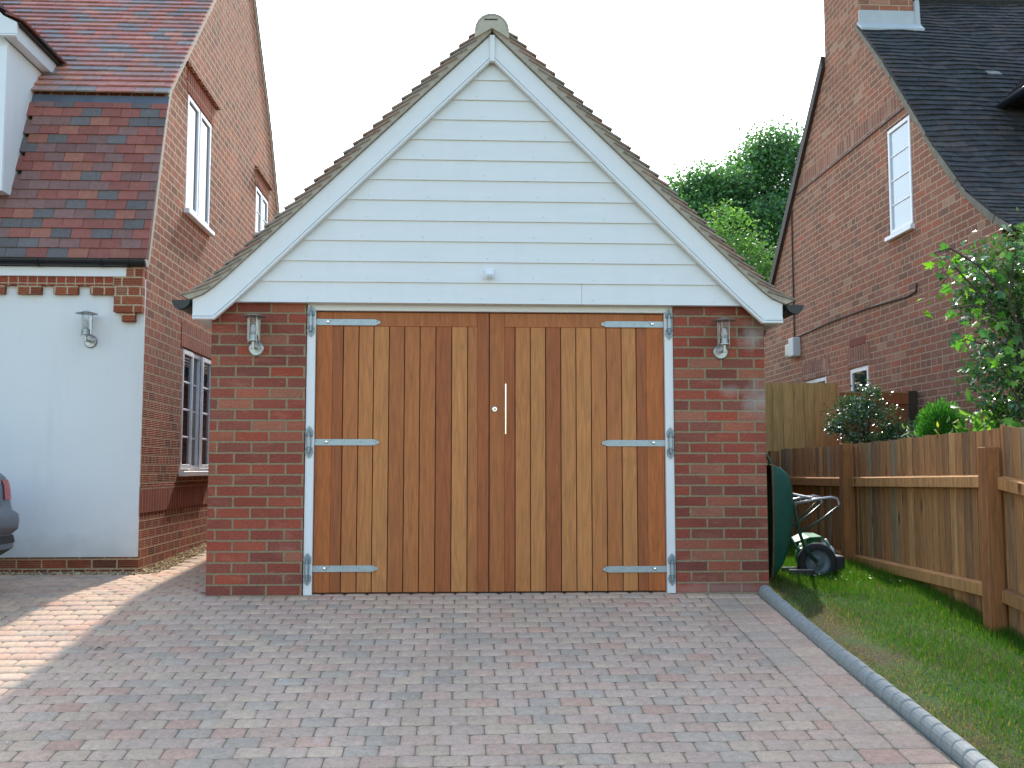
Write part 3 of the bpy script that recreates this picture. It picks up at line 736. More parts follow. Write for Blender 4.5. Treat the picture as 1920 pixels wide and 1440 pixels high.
# motion sensor
T = thing('motion_sensor', 'small white motion sensor on the lower white boards above the doors', 'sensor', (-.006, -.06, 2.21))
mb = MB(); mb.box(-.038, .026, -.082, -.060, 2.205, 2.262); mb.build('housing', M['upvc'], T, bevel=.006, seg=2)
mb = MB(); mb.box(-.034, .022, -.122, -.083, 2.188, 2.236); mb.build('head', M['upvc'], T, bevel=.012, seg=3)
mb = MB(); mb.box(-.026, .014, -.126, -.1222, 2.194, 2.214); mb.build('lens', M['box_grey'], T, bevel=.003)

# ================================================================== LEFT HOUSE
LX = -2.761
H = thing('brick_house', 'red brick house with white rendered front and steep red tiled roof', 'house', (LX, 1.2, 0))
profL = [(1.21, 2.545), (1.645, 4.055), (1.70, 4.19), (3.16, 5.68), (4.60, 7.14), (6.31, 5.40), (7.00, 4.46), (7.05, 4.36), (7.50, 2.5)]
poly = [(1.212, -.1)] + profL + [(7.50, -.1)]
mb = MB(); mb.prism([(1.212, -.1), (1.212, 2.545)] + profL[1:] + [(7.50, -.1)], 0, LX, -12)
cut = MB()
for (a, b, c, d) in ((2.30, 3.23, 3.27, 4.38), (5.51, 6.33, 3.79, 4.40), (2.36, 3.50, .845, 1.985)): cut.box(LX - .09, LX + .1, a, b, c, d)
mb.build('wall', M['brick_left'], H, cut=cut)
PL = lambda u, w, v: (LX - .02 + w, u, v)
window(H, PL, 2.30, 3.23, 3.27, 4.38, [(0, .5, 1), (.5, 1, 1)], 1)
window(H, PL, 5.51, 6.33, 3.79, 4.40, [(0, .5, 1), (.5, 1, 1)], 2)
window(H, PL, 2.36, 3.50, .845, 1.985, [(0, .36, 1), (.36, .64, 0), (.64, 1, 1)], 4)
for q in ((2.30, 3.56, 1.988, 2.21), (2.26, 3.30, 4.383, 4.585), (5.46, 6.38, 4.403, 4.56), (1.213, 5.6, .51, .725)):
    mb = MB(); mb.box(LX, LX + .004, *q); mb.build('soldier_course', M['brick_left_soldier'], H)
for (a, b, z) in ((2.22, 3.42, 4.60), (5.44, 6.45, 4.575)):
    mb = MB(); mb.prism([(LX, z), (LX + .045, z), (LX + .045, z + .02), (LX, z + .05)], 1, a, b); mb.build('drip_moulding', M['brick_left'], H)
mb = MB(); mb.box(-12, LX + .0, 1.190, 1.2115, .168, 2.395); mb.build('render_panel', M['render'], H)
mb = MB(); mb.box(-12, -2.893, 1.125, 1.19, 2.405, 2.482); mb.build('fascia', M['frame_paint'], H, bevel=.003)
mb = MB(); mb.box(-12, -2.987, 1.145, 1.1895, 2.333, 2.4045); mb.build('soldier_course', M['brick_left_soldier'], H)
for k in range(30):
    xa = -3.924 + (174 - 67.6 * k) * .00425; mb = MB(); mb.box(xa, xa + .190, 1.150, 1.1895, 2.263, 2.3325); mb.build('dentil', M['brick_left'], H)
    if xa < -6: break
mb = MB(); mb.box(-2.985, -2.762, 1.120, 1.1895, 2.118, 2.404); mb.box(-2.928, -2.820, 1.135, 1.1895, 2.045, 2.1175); mb.box(-2.892, -2.762, 1.120, 1.1895, 2.4045, 2.54); mb.box(-2.985, -2.892, 1.1185, 1.1245, 2.118, 2.404)
mb.build('corbel', M['brick_left'], H)
gutter(H, (-12, 1.098, 2.535), (-2.728, 1.098, 2.535), .052, brackets=(8.05, 8.42, 8.92, 9.13))
def rcol(u, s):
    r = random.random()
    if r < .40: b = (.30, .105, .082)
    elif r < .66: b = (.23, .125, .11)
    elif r < .88: b = (.155, .135, .13)
    else: b = (.34, .135, .095)
    k = random.uniform(.88, 1.12); return (b[0] * k, b[1] * k, b[2] * k, 1)
# mansard and upper slope
in_dormer = lambda u, s: u < -3.90 and u > -5.9
tiles_l = MB(); tiles(tiles_l, [(1.135, 2.545), (1.60, 4.00)], lambda p, u: (u, p.x, p.y), -12, LX + .028, rcol, gauge=.0915, tw=.163, side=1, kick=.018, skip=lambda u, s: in_dormer(u, s) and s > .58)
tiles_l.build('mansard_tiles', M['tile_red'], H)
ucol = lambda u, s: tuple(list(np.array(rcol(u, s)[:3]) * np.array([1.5, 1.75, 1.7]) + np.array([.11, .06, .06])) + [1])  # upper slope tiles made paler: glancing sky reflection put into their colour
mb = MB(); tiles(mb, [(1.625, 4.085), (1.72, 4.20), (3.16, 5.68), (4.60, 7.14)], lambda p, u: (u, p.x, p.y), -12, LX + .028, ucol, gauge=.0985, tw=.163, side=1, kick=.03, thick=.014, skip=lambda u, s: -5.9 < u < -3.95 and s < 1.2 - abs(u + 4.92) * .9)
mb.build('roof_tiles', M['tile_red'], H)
mb = MB(); tiles(mb, [(7.56, 2.4), (7.08, 4.36), (6.31, 5.40), (4.60, 7.14)], lambda p, u: (u, p.x, p.y), -12, LX + .028, rcol, gauge=.2, tw=.33, side=-1, kick=.02)
mb.build('rear_tiles', M['tile_red'], H)
mb = MB(); mb.prism([(1.592, 3.96), (1.607, 3.955), (1.652, 4.08), (1.640, 4.085)], 0, -3.92, LX + .02); mb.build('lead_band', M['lead'], H)
mb = MB(); vg = [(1.20, 2.55), (1.60, 3.97), (1.69, 4.19), (3.155, 5.69), (4.60, 7.155)]; vi_ = [(4.60, 7.09), (3.19, 5.655), (1.74, 4.17), (1.655, 3.96), (1.245, 2.545)]
for i in range(4):
    a, b = vg[i], vg[i + 1]; c, d = vi_[::-1][i + 1], vi_[::-1][i]; mb.prism([a, b, c, d], 0, LX + .0005, LX + .016)
mb.prism([(4.60, 7.155), (6.33, 5.41), (7.02, 4.46), (7.55, 2.5), (7.50, 2.5), (6.97, 4.44), (6.29, 5.37), (4.60, 7.09)], 0, LX + .0005, LX + .016)
mb.build('verge_mortar', M['mortar_pale'], H)
# front dormer
DM = MB(); DM.prism([(-3.90, 3.10), (-3.90, 4.335), (-4.92, 5.36), (-5.94, 4.335), (-5.94, 3.10)], 1, 1.14, 2.9)
dm = DM.build('dormer', M['render'], H)
PD_ = lambda u, w, v: (u, 1.135 - w, v)
mb = MB(); mb.box(-5.80, -4.05, 1.09, 1.138, 3.22, 4.22); mb.box(-3.975, -3.905, 1.128, 1.139, 3.10, 4.30); mb.build('dormer_window', M['upvc'], dm)
mb = MB(); mb.box(-5.72, -4.96, 1.080, 1.089, 3.30, 4.14); mb.box(-4.90, -4.13, 1.080, 1.089, 3.30, 4.14); mb.build('dormer_pane', M['pane'], dm)
mb = MB()
for s in (1, -1):
    X = lambda d: -4.92 + s * d
    mb.prism([(X(0), 5.54), (X(1.01), 4.52), (X(1.12), 4.465), (X(1.12), 4.345), (X(.985), 4.345), (X(0), 5.34)], 1, 1.05, 1.075)
    for q in (.0, .02): mb.prism([(X(0), 5.345 + q), (X(.985), 4.35 + q), (X(1.12), 4.35 + q), (X(1.12), 4.362 + q), (X(.991), 4.362 + q), (X(0), 5.36 + q)], 1, 1.038 + q * .3, 1.0495)
    mb.box(X(1.021) if s > 0 else X(1.105), X(1.105) if s > 0 else X(1.021), 1.076, 1.9, 4.345, 4.36); mb.box(X(1.085) if s > 0 else X(1.105), X(1.105) if s > 0 else X(1.085), 1.076, 1.9, 4.3605, 4.46)
mb.build('dormer_bargeboard', M['frame_paint'], dm)
mb = MB()
for s in (1, -1):
    prof = [(1.17, 4.455), (1.03, 4.53), (0.0, 5.565)]; prof = [(-4.92 + s * x, z) for x, z in prof]
    tiles(mb, prof, lambda p, u: (p.x, u, p.y), 1.03, 3.3, rcol, gauge=.1, tw=.165, side=-1 if s > 0 else 1, kick=.02, skip=lambda u, s_: u > 2.1 + s_ * .72)
    lo = [(-4.92 + s * x, z) for x, z in [(1.15, 4.46), (1.03, 4.525), (0, 5.56), (0, 5.50), (1.12, 4.45)]]; mb.prism(lo, 1, 1.06, 2.0, (.05, .045, .045, 1))
mb.build('dormer_tiles', M['tile_red'], dm)
mb = MB(); zr = lambda y: 4.13 + 1.02 * (y - 1.71) + .055
mb.add([(x, y, zr(y)) for x, y in ((-3.88, 1.80), (-3.80, 1.88), (-3.74, 2.02), (-3.66, 2.14), (-3.80, 2.15), (-3.93, 2.2), (-4.1, 2.35), (-4.05, 2.1))], [(0, 1, 2, 3, 4, 5, 6, 7)])
lv = mb.build('lead_valley', M['lead_pale'], dm, recalc=False); sm_ = lv.modifiers.new('s', 'SOLIDIFY'); sm_.thickness = .02
mb = MB(); mb.prism([(1.375, 3.085), (1.345, 3.085), (1.42, 3.35), (1.452, 3.35)], 0, -4.3, -3.86); mb.build('lead_flashing', M['lead'], dm)

# ================================================================== RIGHT HOUSE
RX = 4.45
K = thing('brick_house', 'old brick house with tall chimney and dark weathered tile roof behind the fence', 'house', (RX, 4.8, 0))
front = [(.70, 2.72), (1.10, 2.90), (1.36, 3.05), (1.81, 3.37), (2.39, 3.96), (3.0, 4.66), (3.55, 5.30), (4.27, 6.05), (4.84, 6.62)]
rear = [(5.40, 6.10), (6.4, 5.07), (7.76, 3.63), (8.3, 2.95)]
mb = MB(); mb.prism([(1.30, -.1), (1.30, 2.95)] + [(y, z - .02) for y, z in front[3:]] + [(y, z - .02) for y, z in rear] + [(8.2, -.1)], 0, RX, 15)
cut = MB()
for (a, b, c, d) in ((2.99, 3.58, 3.37, 4.56), (4.25, 4.82, 1.30, 2.055), (5.60, 6.45, 1.45, 2.045)): cut.box(RX - .1, RX + .09, a, b, c, d)
mb.build('wall', M['brick_right'], K, cut=cut)
PR = lambda u, w, v: (RX + .02 - w, u, v)
window(K, PR, 2.99, 3.58, 3.37, 4.56, [(0, 1, 1)], 4, pane=M['pane_pale'], fr=.06)
window(K, PR, 4.25, 4.82, 1.30, 2.055, [(0, 1, 1)], 1, fr=.06)
window(K, PR, 5.60, 6.45, 1.45, 2.045, [(0, .5, 1), (.5, 1, 0)], 3, sill=False)
mb = MB(); mb.box(RX - .004, RX, 3.22, 6.6, 4.66, 4.87); mb.build('string_course', M['brick_right_soldier'], K)
mb = MB(); mb.prism([(RX, 4.645), (RX - .012, 4.645), (RX - .012, 4.659), (RX, 4.659)], 1, 3.03, 6.6); mb.build('drip_moulding', M['dark_wood'], K)
for q in ((4.20, 4.87, 2.06, 2.28), (5.5, 6.5, 2.05, 2.27)):
    mb = MB(); mb.box(RX - .004, RX, *q); mb.build('soldier_course', M['brick_right_soldier'], K)
mb = MB(); mb.box(RX - .005, RX, 4.33, 4.80, 2.31, 2.40); mb.build('air_brick', simple('terracotta', (.22, .06, .04), .9), K)
mb = MB(); mb.box(RX - .003, 5.10, 4.245, 5.36, 5.7, 8.4); mb.build('chimney', M['brick_right'], K)
mb = MB(); mb.box(RX - .01, 5.115, 4.215, 4.243, 6.02, 6.225); mb.prism([(4.244, 6.05), (4.244, 6.09), (4.10, 5.965), (4.105, 5.93)], 0, RX - .03, 5.17); mb.prism([(5.105, 6.35), (5.16, 6.35), (5.17, 6.06), (5.22, 5.98), (5.11, 5.98)], 1, 4.20, 4.30)
mb.build('lead_apron', M['lead_pale'], K, bevel=.006)
def dcol(u, s):
    b = random.choice([(.050, .050, .052), (.058, .054, .053), (.066, .055, .050), (.044, .046, .046)]); k = random.uniform(.75, 1.25)
    if random.random() < .0015: return (.30, .09, .045, 1)
    if random.random() < .0015: return (.30, .30, .28, 1)
    return (b[0] * k, b[1] * k, b[2] * k, 1)
wavf = lambda u, s: .010 * math.sin(u * 2.1 + s * 1.1) + .008 * math.sin(u * 5.3 + s * 2.7) + .005 * math.sin(u * 11 + s * 5)
mb = MB(); tiles(mb, front, lambda p, u: (u, p.x, p.y), RX - .035, 12.5, dcol, gauge=.098, tw=.165, side=1, kick=.026, thick=.016, wav=wavf, lay=.8, skip=lambda u, s: u < 5.1 and s > 4.75)
mb.build('roof_tiles', M['tile_dark'], K)
mb = MB(); tiles(mb, [rear[-1]] + rear[:-1][::-1] + [front[-1]], lambda p, u: (u, p.x, p.y), RX - .035, 12.5, dcol, gauge=.2, tw=.33, side=-1, kick=.02, skip=lambda u, s: u < 5.1 and s > 4.05)
mb.build('rear_tiles', M['tile_dark'], K)
mb = MB(); mb.tube([(x, 4.84, 6.64 + .008 * math.sin(x * 3)) for x in np.arange(5.1, 12.6, .3)], .11, 10, (.05, .05, .045, 1)); mb.build('ridge_tiles', M['tile_dark'], K)
mb = MB()
for i in range(1, len(front) - 1):
    (a, b), (c, d) = front[i], front[i + 1]
    if a > 4.2: break
    nl = Vector((c - a, d - b)).normalized(); nn = Vector((-nl.y, nl.x)); q = 3
    for j in range(q):
        f0, f1 = j / q, (j + 1) / q; p0 = Vector((a + (c - a) * f0, b + (d - b) * f0)); p1 = Vector((a + (c - a) * f1, b + (d - b) * f1))
        h = random.uniform(.035, .06); mb.prism([tuple(p0 + nn * .010), tuple(p1 + nn * .010), tuple(p1 - nn * h), tuple(p0 - nn * h)], 0, RX - .03 - random.uniform(0, .008), RX - .001)
mb.build('verge_mortar', M['moss_mortar'], K)
mb = MB(); mb.prism([(5.38, 6.14), (7.80, 3.64), (8.32, 2.98), (8.2, 2.9), (7.68, 3.58), (5.36, 5.98)], 0, RX - .05, RX - .001); mb.build('bargeboard', M['dark_wood'], K)
# dormer on the dark roof
mb = MB(); mb.prism([(5.60, 3.6), (5.60, 4.70), (6.75, 5.75), (7.9, 4.70), (7.9, 3.6)], 1, 2.05, 4.2); dk = mb.build('dormer', M['dark_wood'], K)
mb = MB()
for s in (1, -1):
    pr = [(6.75 - s * 1.33, 4.64), (6.75, 5.86)]; tiles(mb, pr, lambda p, u: (p.x, u, p.y), 1.85, 4.5, dcol, gauge=.1, side=1 if s > 0 else -1, kick=.02, skip=lambda u, s_: u > 3.05 + s_ * .62)
    e0 = 6.75 - s * 1.30; mb.box(min(e0, e0 + s * .10), max(e0, e0 + s * .10), 1.9, 3.2, 4.60, 4.66, (.05, .05, .05, 1))
mb.build('dormer_tiles', M['tile_dark'], dk)
mb = MB(); mb.box(5.75, 7.75, 2.0, 2.048, 3.75, 4.65); mb.build('dormer_window', M['upvc'], dk)
mb = MB(); mb.box(5.85, 6.7, 1.985, 1.999, 3.85, 4.55); mb.box(6.8, 7.65, 1.985, 1.999, 3.85, 4.55); mb.build('dormer_pane', M['pane'], dk)
mb = MB(); mb.tube([(5.37, 1.85, 4.60), (5.37, 3.1, 4.60)], .045, 10); mb.build('dormer_gutter', M['black'], dk)
# meter box and cables on the gable
T = thing('meter_box', 'small grey and cream electric box fixed to the far brick gable wall', 'meter box', (RX, 6.7, 2.4))
mb = MB(); mb.box(RX - .11, RX - .001, 6.55, 6.76, 2.40, 2.66); mb.build('box_case', M['box_grey'], T, bevel=.012, seg=2)
mb = MB(); mb.box(RX - .08, RX - .001, 6.765, 7.02, 2.42, 2.61); mb.build('side_cover', M['box_cream'], T, bevel=.03, seg=2)
mb = MB(); mb.tube([(RX - .015, 6.77, z) for z in (5.0, 4.4, 3.8, 3.2, 2.66)], .010, 6)
tag(mb.build('wall_cable', M['cable']), 'dark cable dropping straight down the brick gable to the electric box', 'cable', 'cables on the brick gable')
mb = MB(); mb.tube([(RX - .012, 6.7, 2.67), (RX - .012, 5.4, 2.70), (RX - .012, 4.2, 2.69), (RX - .012, 3.15, 2.65), (RX - .012, 2.96, 2.67), (RX - .012, 2.94, 2.75)], .009, 6)
tag(mb.build('wall_cable', M['cable']), 'thin dark cable running sideways along the brick gable above the small window', 'cable', 'cables on the brick gable')

# ================================================================== FENCES
def fcol(dark=.12, grey=.08):
    r = random.random()
    b = (.47, .225, .088) if r < .45 else (.39, .19, .08) if r < .75 else (.54, .28, .115)
    if random.random() < dark: b = (.33, .18, .09)
    if random.random() < grey: b = (.38, .28, .17)
    k = random.uniform(.88, 1.12); return (b[0] * k, b[1] * k, b[2] * k, random.random())
F = thing('timber_fence', 'low feather edge timber fence with square posts and two rails beside the lawn', 'fence', (3.1, 0, 0))
def fence_boards(ya, yb, za, zb, ba, bb):
    mb = MB(); y = ya; i = 0
    while y < yb - .02:
        w = random.uniform(.088, .104); y1 = min(y + w, yb); t0, t1 = (y - ya) / (yb - ya), (y1 - ya) / (yb - ya)
        zt0 = za + (zb - za) * t0 + random.uniform(-.006, .006); zt1 = zt0 + (zb - za) * (t1 - t0); bz_ = ba + (bb - ba) * t0
        x = 3.135 + random.uniform(-.002, .002)
        mb.hexa([(x, y - .008, bz_), (x + .006, y1, bz_), (x + .016, y1, bz_), (x + .018, y - .008, bz_), (x, y - .008, zt0), (x + .006, y1, zt1), (x + .016, y1, zt1), (x + .018, y - .008, zt0)], fcol(.16 if y < 1.4 else .3, .10 if y < 1.4 else .3))
        y = y1
    mb.build('board_panel', M['fence_wood'], F)
fence_boards(-.955, 1.40, 1.118, 1.075, gz(-1) + .02, .05)
fence_boards(1.41, 3.40, 1.072, 1.065, .03, .08)
fence_boards(-3.3, -.965, .86, 1.135, gz(-3.3) + .02, gz(-1) + .02)
fence_boards(-5.7, -3.31, .57, .85, gz(-5.7) + .02, gz(-3.3) + .02)
for (y, zt, zb, lean) in ((1.40, 1.078, -.2, 0), (-.955, 1.0, -.3, 0.008), (-3.3, .72, -.6, 0), (-5.7, .42, -.9, 0), (3.42, 1.05, -.1, 0)):
    mb = MB(); w = .049; n = 7
    for j in range(n):      # slightly irregular sawn post
        z0, z1 = zb + (zt - zb) * j / n, zb + (zt - zb) * (j + 1) / n
    c = fcol(0, 0); x0 = 3.068
    mb.hexa([(x0 - w - .004, y - w, zb), (x0 + w, y - w, zb), (x0 + w, y + w, zb), (x0 - w - .004, y + w, zb), (x0 - w + .004, y - w + .003 + lean, zt), (x0 + w, y - w + .003 + lean, zt), (x0 + w, y + w + lean, zt), (x0 - w + .004, y + w + lean, zt)], (c[0] * .72, c[1] * .60, c[2] * .55, c[3]))
    mb.build('post', M['fence_wood'], F, bevel=.004)
def rail(ya, yb, za, zb, h=.072):
    mb = MB(); c = fcol(0, 0); c = (c[0] * 1.12, c[1] * 1.08, c[2], c[3]); x0, x1 = 3.086, 3.130
    # arris shaped rail: sloping top catches the sun
    sec = [(x0, -h), (x1 + .003, -h), (x1 + .003, .012), (x0, 0)]
    mb.add([(x, ya, za + z) for x, z in sec] + [(x, yb, zb + z) for x, z in sec], [(0, 1, 2, 3), (7, 6, 5, 4), (0, 4, 5, 1), (1, 5, 6, 2), (2, 6, 7, 3), (3, 7, 4, 0)], c)
    mb.build('rail', M['fence_wood'], F, bevel=.003)
rail(-.905, 1.35, .820, .788); rail(-.905, 1.35, .140, .138, .075)
rail(1.45, 3.37, .785, .772); rail(1.45, 3.37, .135, .15)
rail(-3.25, -1.005, .56, .812); rail(-3.25, -1.005, -.13, .128)
rail(-5.65, -3.35, .28, .55); rail(-5.65, -3.35, -.42, -.14)
# tall pale panel behind
F2 = thing('fence_panel', 'tall pale close boarded fence panel behind the garage wall', 'fence', (2.95, 3.7, 0))
mb = MB(); x = 1.97; 
while x < 3.86:
    w = random.uniform(.11, .125); x1 = min(x + w, 3.87); j = random.uniform(.88, 1.1)
    mb.hexa([(x - .008, 3.655, .1), (x1, 3.668, .1), (x1, 3.682, .1), (x - .008, 3.68, .1), (x - .008, 3.655, 1.785), (x1, 3.668, 1.785), (x1, 3.682, 1.785), (x - .008, 3.68, 1.785)], (.55 * j, .34 * j, .13 * j, random.random())); x = x1
mb.build('board_panel', M['fence_pale'], F2)
mb = MB()
for z in (.4, 1.0, 1.55): mb.box(1.97, 3.86, 3.684, 3.72, z, z + .075, (.35, .22, .1, .3))
mb.build('rail', M['fence_pale'], F2); mb = MB(); mb.box(3.78, 3.87, 3.722, 3.81, 0, 1.75, (.3, .19, .09, .5)); mb.build('post', M['fence_pale'], F2)
# orange brown gate
F3 = thing('garden_gate', 'orange brown boarded timber gate with dark post beside the brick gable wall', 'gate', (3.85, 3.05, 0))
mb = MB(); x = 3.66
while x < 4.345:
    x1 = min(x + .125, 4.35); j = random.uniform(.85, 1.1); mb.box(x + .001, x1 - .002, 3.06, 3.08, .12, 1.555, (.33 * j, .10 * j, .038 * j, random.random())); x = x1
mb.build('board_panel', M['fence_pale'], F3)
mb = MB(); mb.box(3.65, 4.36, 3.035, 3.0595, 1.52, 1.625, (.36, .115, .042, .2)); mb.box(3.65, 4.36, 3.03, 3.085, 1.6255, 1.645, (.42, .20, .09, .6)); mb.build('top_rail', M['fence_pale'], F3, bevel=.002)
mb = MB(); mb.prism([(3.845 + .028 * math.cos(a), 1.580 + .014 * math.sin(a)) for a in np.linspace(0, 2 * math.pi, 17)[:-1]], 1, 3.030, 3.0345); mb.build('badge', M['galv'], F3)
mb = MB(); mb.box(4.362, 4.445, 3.03, 3.115, -.1, 1.655, (.075, .055, .04, .3)); mb.build('post', M['fence_wood'], F3)

# ================================================================== WHEELBARROW standing on its nose
Wb = thing('wheelbarrow', 'worn green wheelbarrow standing on its nose between garage wall and fence', 'wheelbarrow', (2.4, .8, 0))
zs = [(-.01, .005, .17), (.05, .05, .20), (.14, .105, .235), (.28, .155, .265), (.50, .190, .30), (.70, .185, .315), (.80, .165, .32), (.86, .10, .32), (.885, .02, .325)]
xr = lambda z: 2.172 - .025 * (z / .9)      # rim leans to the wall
yc = .80
mb = MB(); secs = []; n = 10
for z, dep, hw in zs:
    ring = []
    prof = [(0, -1.0), (.25, -.97), (.7, -.88), (.93, -.75), (1.0, -.45), (1.0, 0), (1.0, .45), (.93, .75), (.7, .88), (.25, .97), (0, 1.0)]
    for a, b in prof: ring.append((xr(z) + dep * a, yc + hw * b, z + .01))
    secs.append(ring)
m = 11
for off in (0, .004):
    vs = [(x - off, y * 1.0, z) for r_ in secs for (x, y, z) in r_]
    mb.add(vs, [(i * m + k, i * m + k + 1, (i + 1) * m + k + 1, (i + 1) * m + k) for i in range(len(secs) - 1) for k in range(m - 1)])
pan = mb.build('pan', M['barrow'], Wb, smooth=True, recalc=False)
rimp = [s_[0] for s_ in secs] + [secs[-1][k] for k in range(1, m)] + [s_[-1] for s_ in secs[::-1]][1:] + [secs[0][k] for k in range(m - 2, 0, -1)]
mb = MB(); mb.tube([(x - .004, y, z) for x, y, z in [s_[0] for s_ in secs] + [s_[-1] for s_ in secs[::-1]] + [secs[0][0]]], .008, 6); mb.build('rim', M['rust'], pan)
mb = MB()
for s in (-1, 1):
    y0 = yc + s * .17
    mb.tube([(2.56, yc + s * .06, .15), (2.46, yc + s * .10, .24), (2.40, y0, .36), (2.375, y0, .50), (2.355, y0, .58), (2.30, y0 + s * .02, .70), (2.22, y0 + s * .02, .83), (2.15, y0 + s * .02, .96), (2.10, y0 + s * .02, 1.03)], .0135, 8)
mb.tube([(2.36, yc - .17, .60), (2.36, yc + .17, .60)], .010, 6)
mb.tube([(2.56, yc - .085, .15), (2.56, yc + .085, .15)], .008, 8)
mb.build('frame_tube', M['barrow_frame'], Wb, smooth=True)
for s in (-1, 1):
    y0 = yc + s * .17
    mb = MB(); mb.tube([(2.36, y0, .60), (2.52, y0 + s * .01, .632), (2.64, y0 + s * .02, .648), (2.685, y0 + s * .02, .638), (2.70, y0 + s * .02, .60), (2.69, y0 + s * .02, .575)], .0095, 8); mb.build('leg', M['worn_tube'], Wb, smooth=True)
    mb = MB(); mb.tube([(2.69, y0 + s * .02, .575), (2.58, y0 + s * .01, .49), (2.39, y0, .37)], .0085, 8); mb.tube([(2.55, y0 + s * .01, .63), (2.385, y0, .48)], .006, 6); mb.build('leg_brace', M['barrow_frame'], Wb, smooth=True)
mb = MB(); mb.tube([(2.36, yc - .17, .665), (2.55, yc - .16, .632), (2.46, yc + .17, .665)], .008, 8); mb.build('cross_brace', M['worn_tube'], Wb, smooth=True)
wx, wz = 2.575, .135
mb = MB(); mb.lathe([(.098, -.030), (.112, -.038), (.135, -.036), (.152, -.018), (.156, 0), (.152, .018), (.135, .036), (.112, .038), (.098, .030), (.098, -.030)], (wx, yc - .02, wz), axis=1, n=36, cap=False); wh = mb.build('wheel', M['rubber'], Wb, smooth=True)
mb = MB(); mb.lathe([(.001, -.045), (.018, -.045), (.020, -.022), (.060, -.014), (.090, -.022), (.099, -.034), (.101, -.028), (.101, .028), (.02, .03)], (wx, yc - .02, wz), axis=1, n=36); mb.build('hub', M['rim'], wh)
for (ya_, yb_) in ((yc - .11, yc - .085), (yc + .07, yc + .095)):
    mb = MB(); mb.box(2.33, 2.53, ya_, yb_, .045, .085); mb.box(2.33, 2.51, ya_ + .002, yb_ - .002, .0855, .093, mi=1); mb.build('axle_bracket', [M['dark_trim'], M['worn_tube']], Wb)
# crumpled sack behind the wheel
T = thing('garden_sack', 'crumpled green and white plastic sack lying behind the barrow wheel', 'sack', (2.62, 1.02, 0))
def blob(c, r, seed, amp=.25, n=22, m_=14):
    mb = MB(); vs = []; ph = [random.Random(seed + i).uniform(0, 6) for i in range(6)]
    for j in range(m_ + 1):
        for i in range(n):
            th = math.pi * j / m_; a = 2 * math.pi * i / n
            d = Vector((math.sin(th) * math.cos(a), math.sin(th) * math.sin(a), math.cos(th)))
            k = 1 + amp * (math.sin(d.x * 5 + ph[0]) * math.sin(d.y * 4 + ph[1]) + .6 * abs(math.sin(d.z * 7 + d.x * 6 + ph[2])) - .3)
            vs.append((c[0] + d.x * r[0] * k, c[1] + d.y * r[1] * k, c[2] + d.z * r[2] * k))
    mb.add(vs, [(j * n + i, j * n + (i + 1) % n, (j + 1) * n + (i + 1) % n, (j + 1) * n + i) for j in range(m_) for i in range(n)]); return mb
blob((2.635, 1.05, .16), (.125, .12, .135), 3).build('sack_body', M['sack_green'], T)
blob((2.71, 1.0, .165), (.075, .09, .12), 9).build('sack_mouth', M['sack_white'], T)
mb = MB(); mb.add([(2.45, .93, .285), (2.56, .90, .325), (2.66, .90, .330), (2.74, .95, .26), (2.80, .98, .17), (2.47, 1.12, .30), (2.57, 1.14, .345), (2.67, 1.12, .345), (2.76, 1.10, .27), (2.82, 1.08, .18)], [(0, 1, 6, 5), (1, 2, 7, 6), (2, 3, 8, 7), (3, 4, 9, 8)])
fo = mb.build('sack_fold', M['sack_green'], T, recalc=False); sm = fo.modifiers.new('s', 'SOLIDIFY'); sm.thickness = .01
mb = MB(); mb.box(2.70, 2.88, .98, 1.25, -.02, .17); tag(mb.build('black_crate', M['dark_trim'], bevel=.02, seg=2), 'low black crate in shadow between the wheelbarrow and the fence post', 'crate')

# ================================================================== CAR (rear corner shows at the left edge)
Cc = thing('parked_car', 'grey saloon car with red tail light parked along the white rendered wall', 'car', (-5.6, -.45, 0))
GC = .005
cxr, cyc, hwid, clen = -3.37, -.46, .86, 4.45
def outline(z, rear, hw, frontx=-7.85, rad=.15, n=8):
    pts = []
    for (cx_, cy_, a0) in ((rear - rad, cyc + hw - rad, 90), (rear - rad, cyc - hw + rad, 0), (frontx + rad, cyc - hw + rad, -90), (frontx + rad, cyc + hw - rad, -180)):
        for k in range(n + 1):
            a = R(a0 - 90 * k / n); pts.append((cx_ + rad * math.cos(a), cy_ + rad * math.sin(a), z))
    return pts
lev = [(.20, -3.62, .72), (.255, -3.46, .80), (.31, -3.385, .845), (.36, -3.385, .85), (.405, -3.40, .85), (.44, -3.362, .86), (.50, -3.358, .865), (.545, -3.365, .862), (.575, -3.405, .85), (.65, -3.425, .855), (.74, -3.436, .86), (.80, -3.455, .845), (.84, -3.49, .81), (.872, -3.60, .74)]
mb = MB(); N4 = 36; vs = []
lev = [(a, b + .05, c) for a, b, c in lev]
for z, rr_, hw in lev:
    fx = -7.85 + (0 if z < .7 else (z - .7) * 1.2); vs += outline(z + GC, rr_, hw, fx)
fs = [(i * N4 + k, i * N4 + (k + 1) % N4, (i + 1) * N4 + (k + 1) % N4, (i + 1) * N4 + k) for i in range(len(lev) - 1) for k in range(N4)] + [tuple(range(N4)), tuple(range((len(lev) - 1) * N4, len(lev) * N4))]
mb.add(vs, fs); body = mb.build('body', M['car_paint'], Cc, smooth=True)
es = body.modifiers.new('e', 'EDGE_SPLIT'); es.split_angle = R(50)
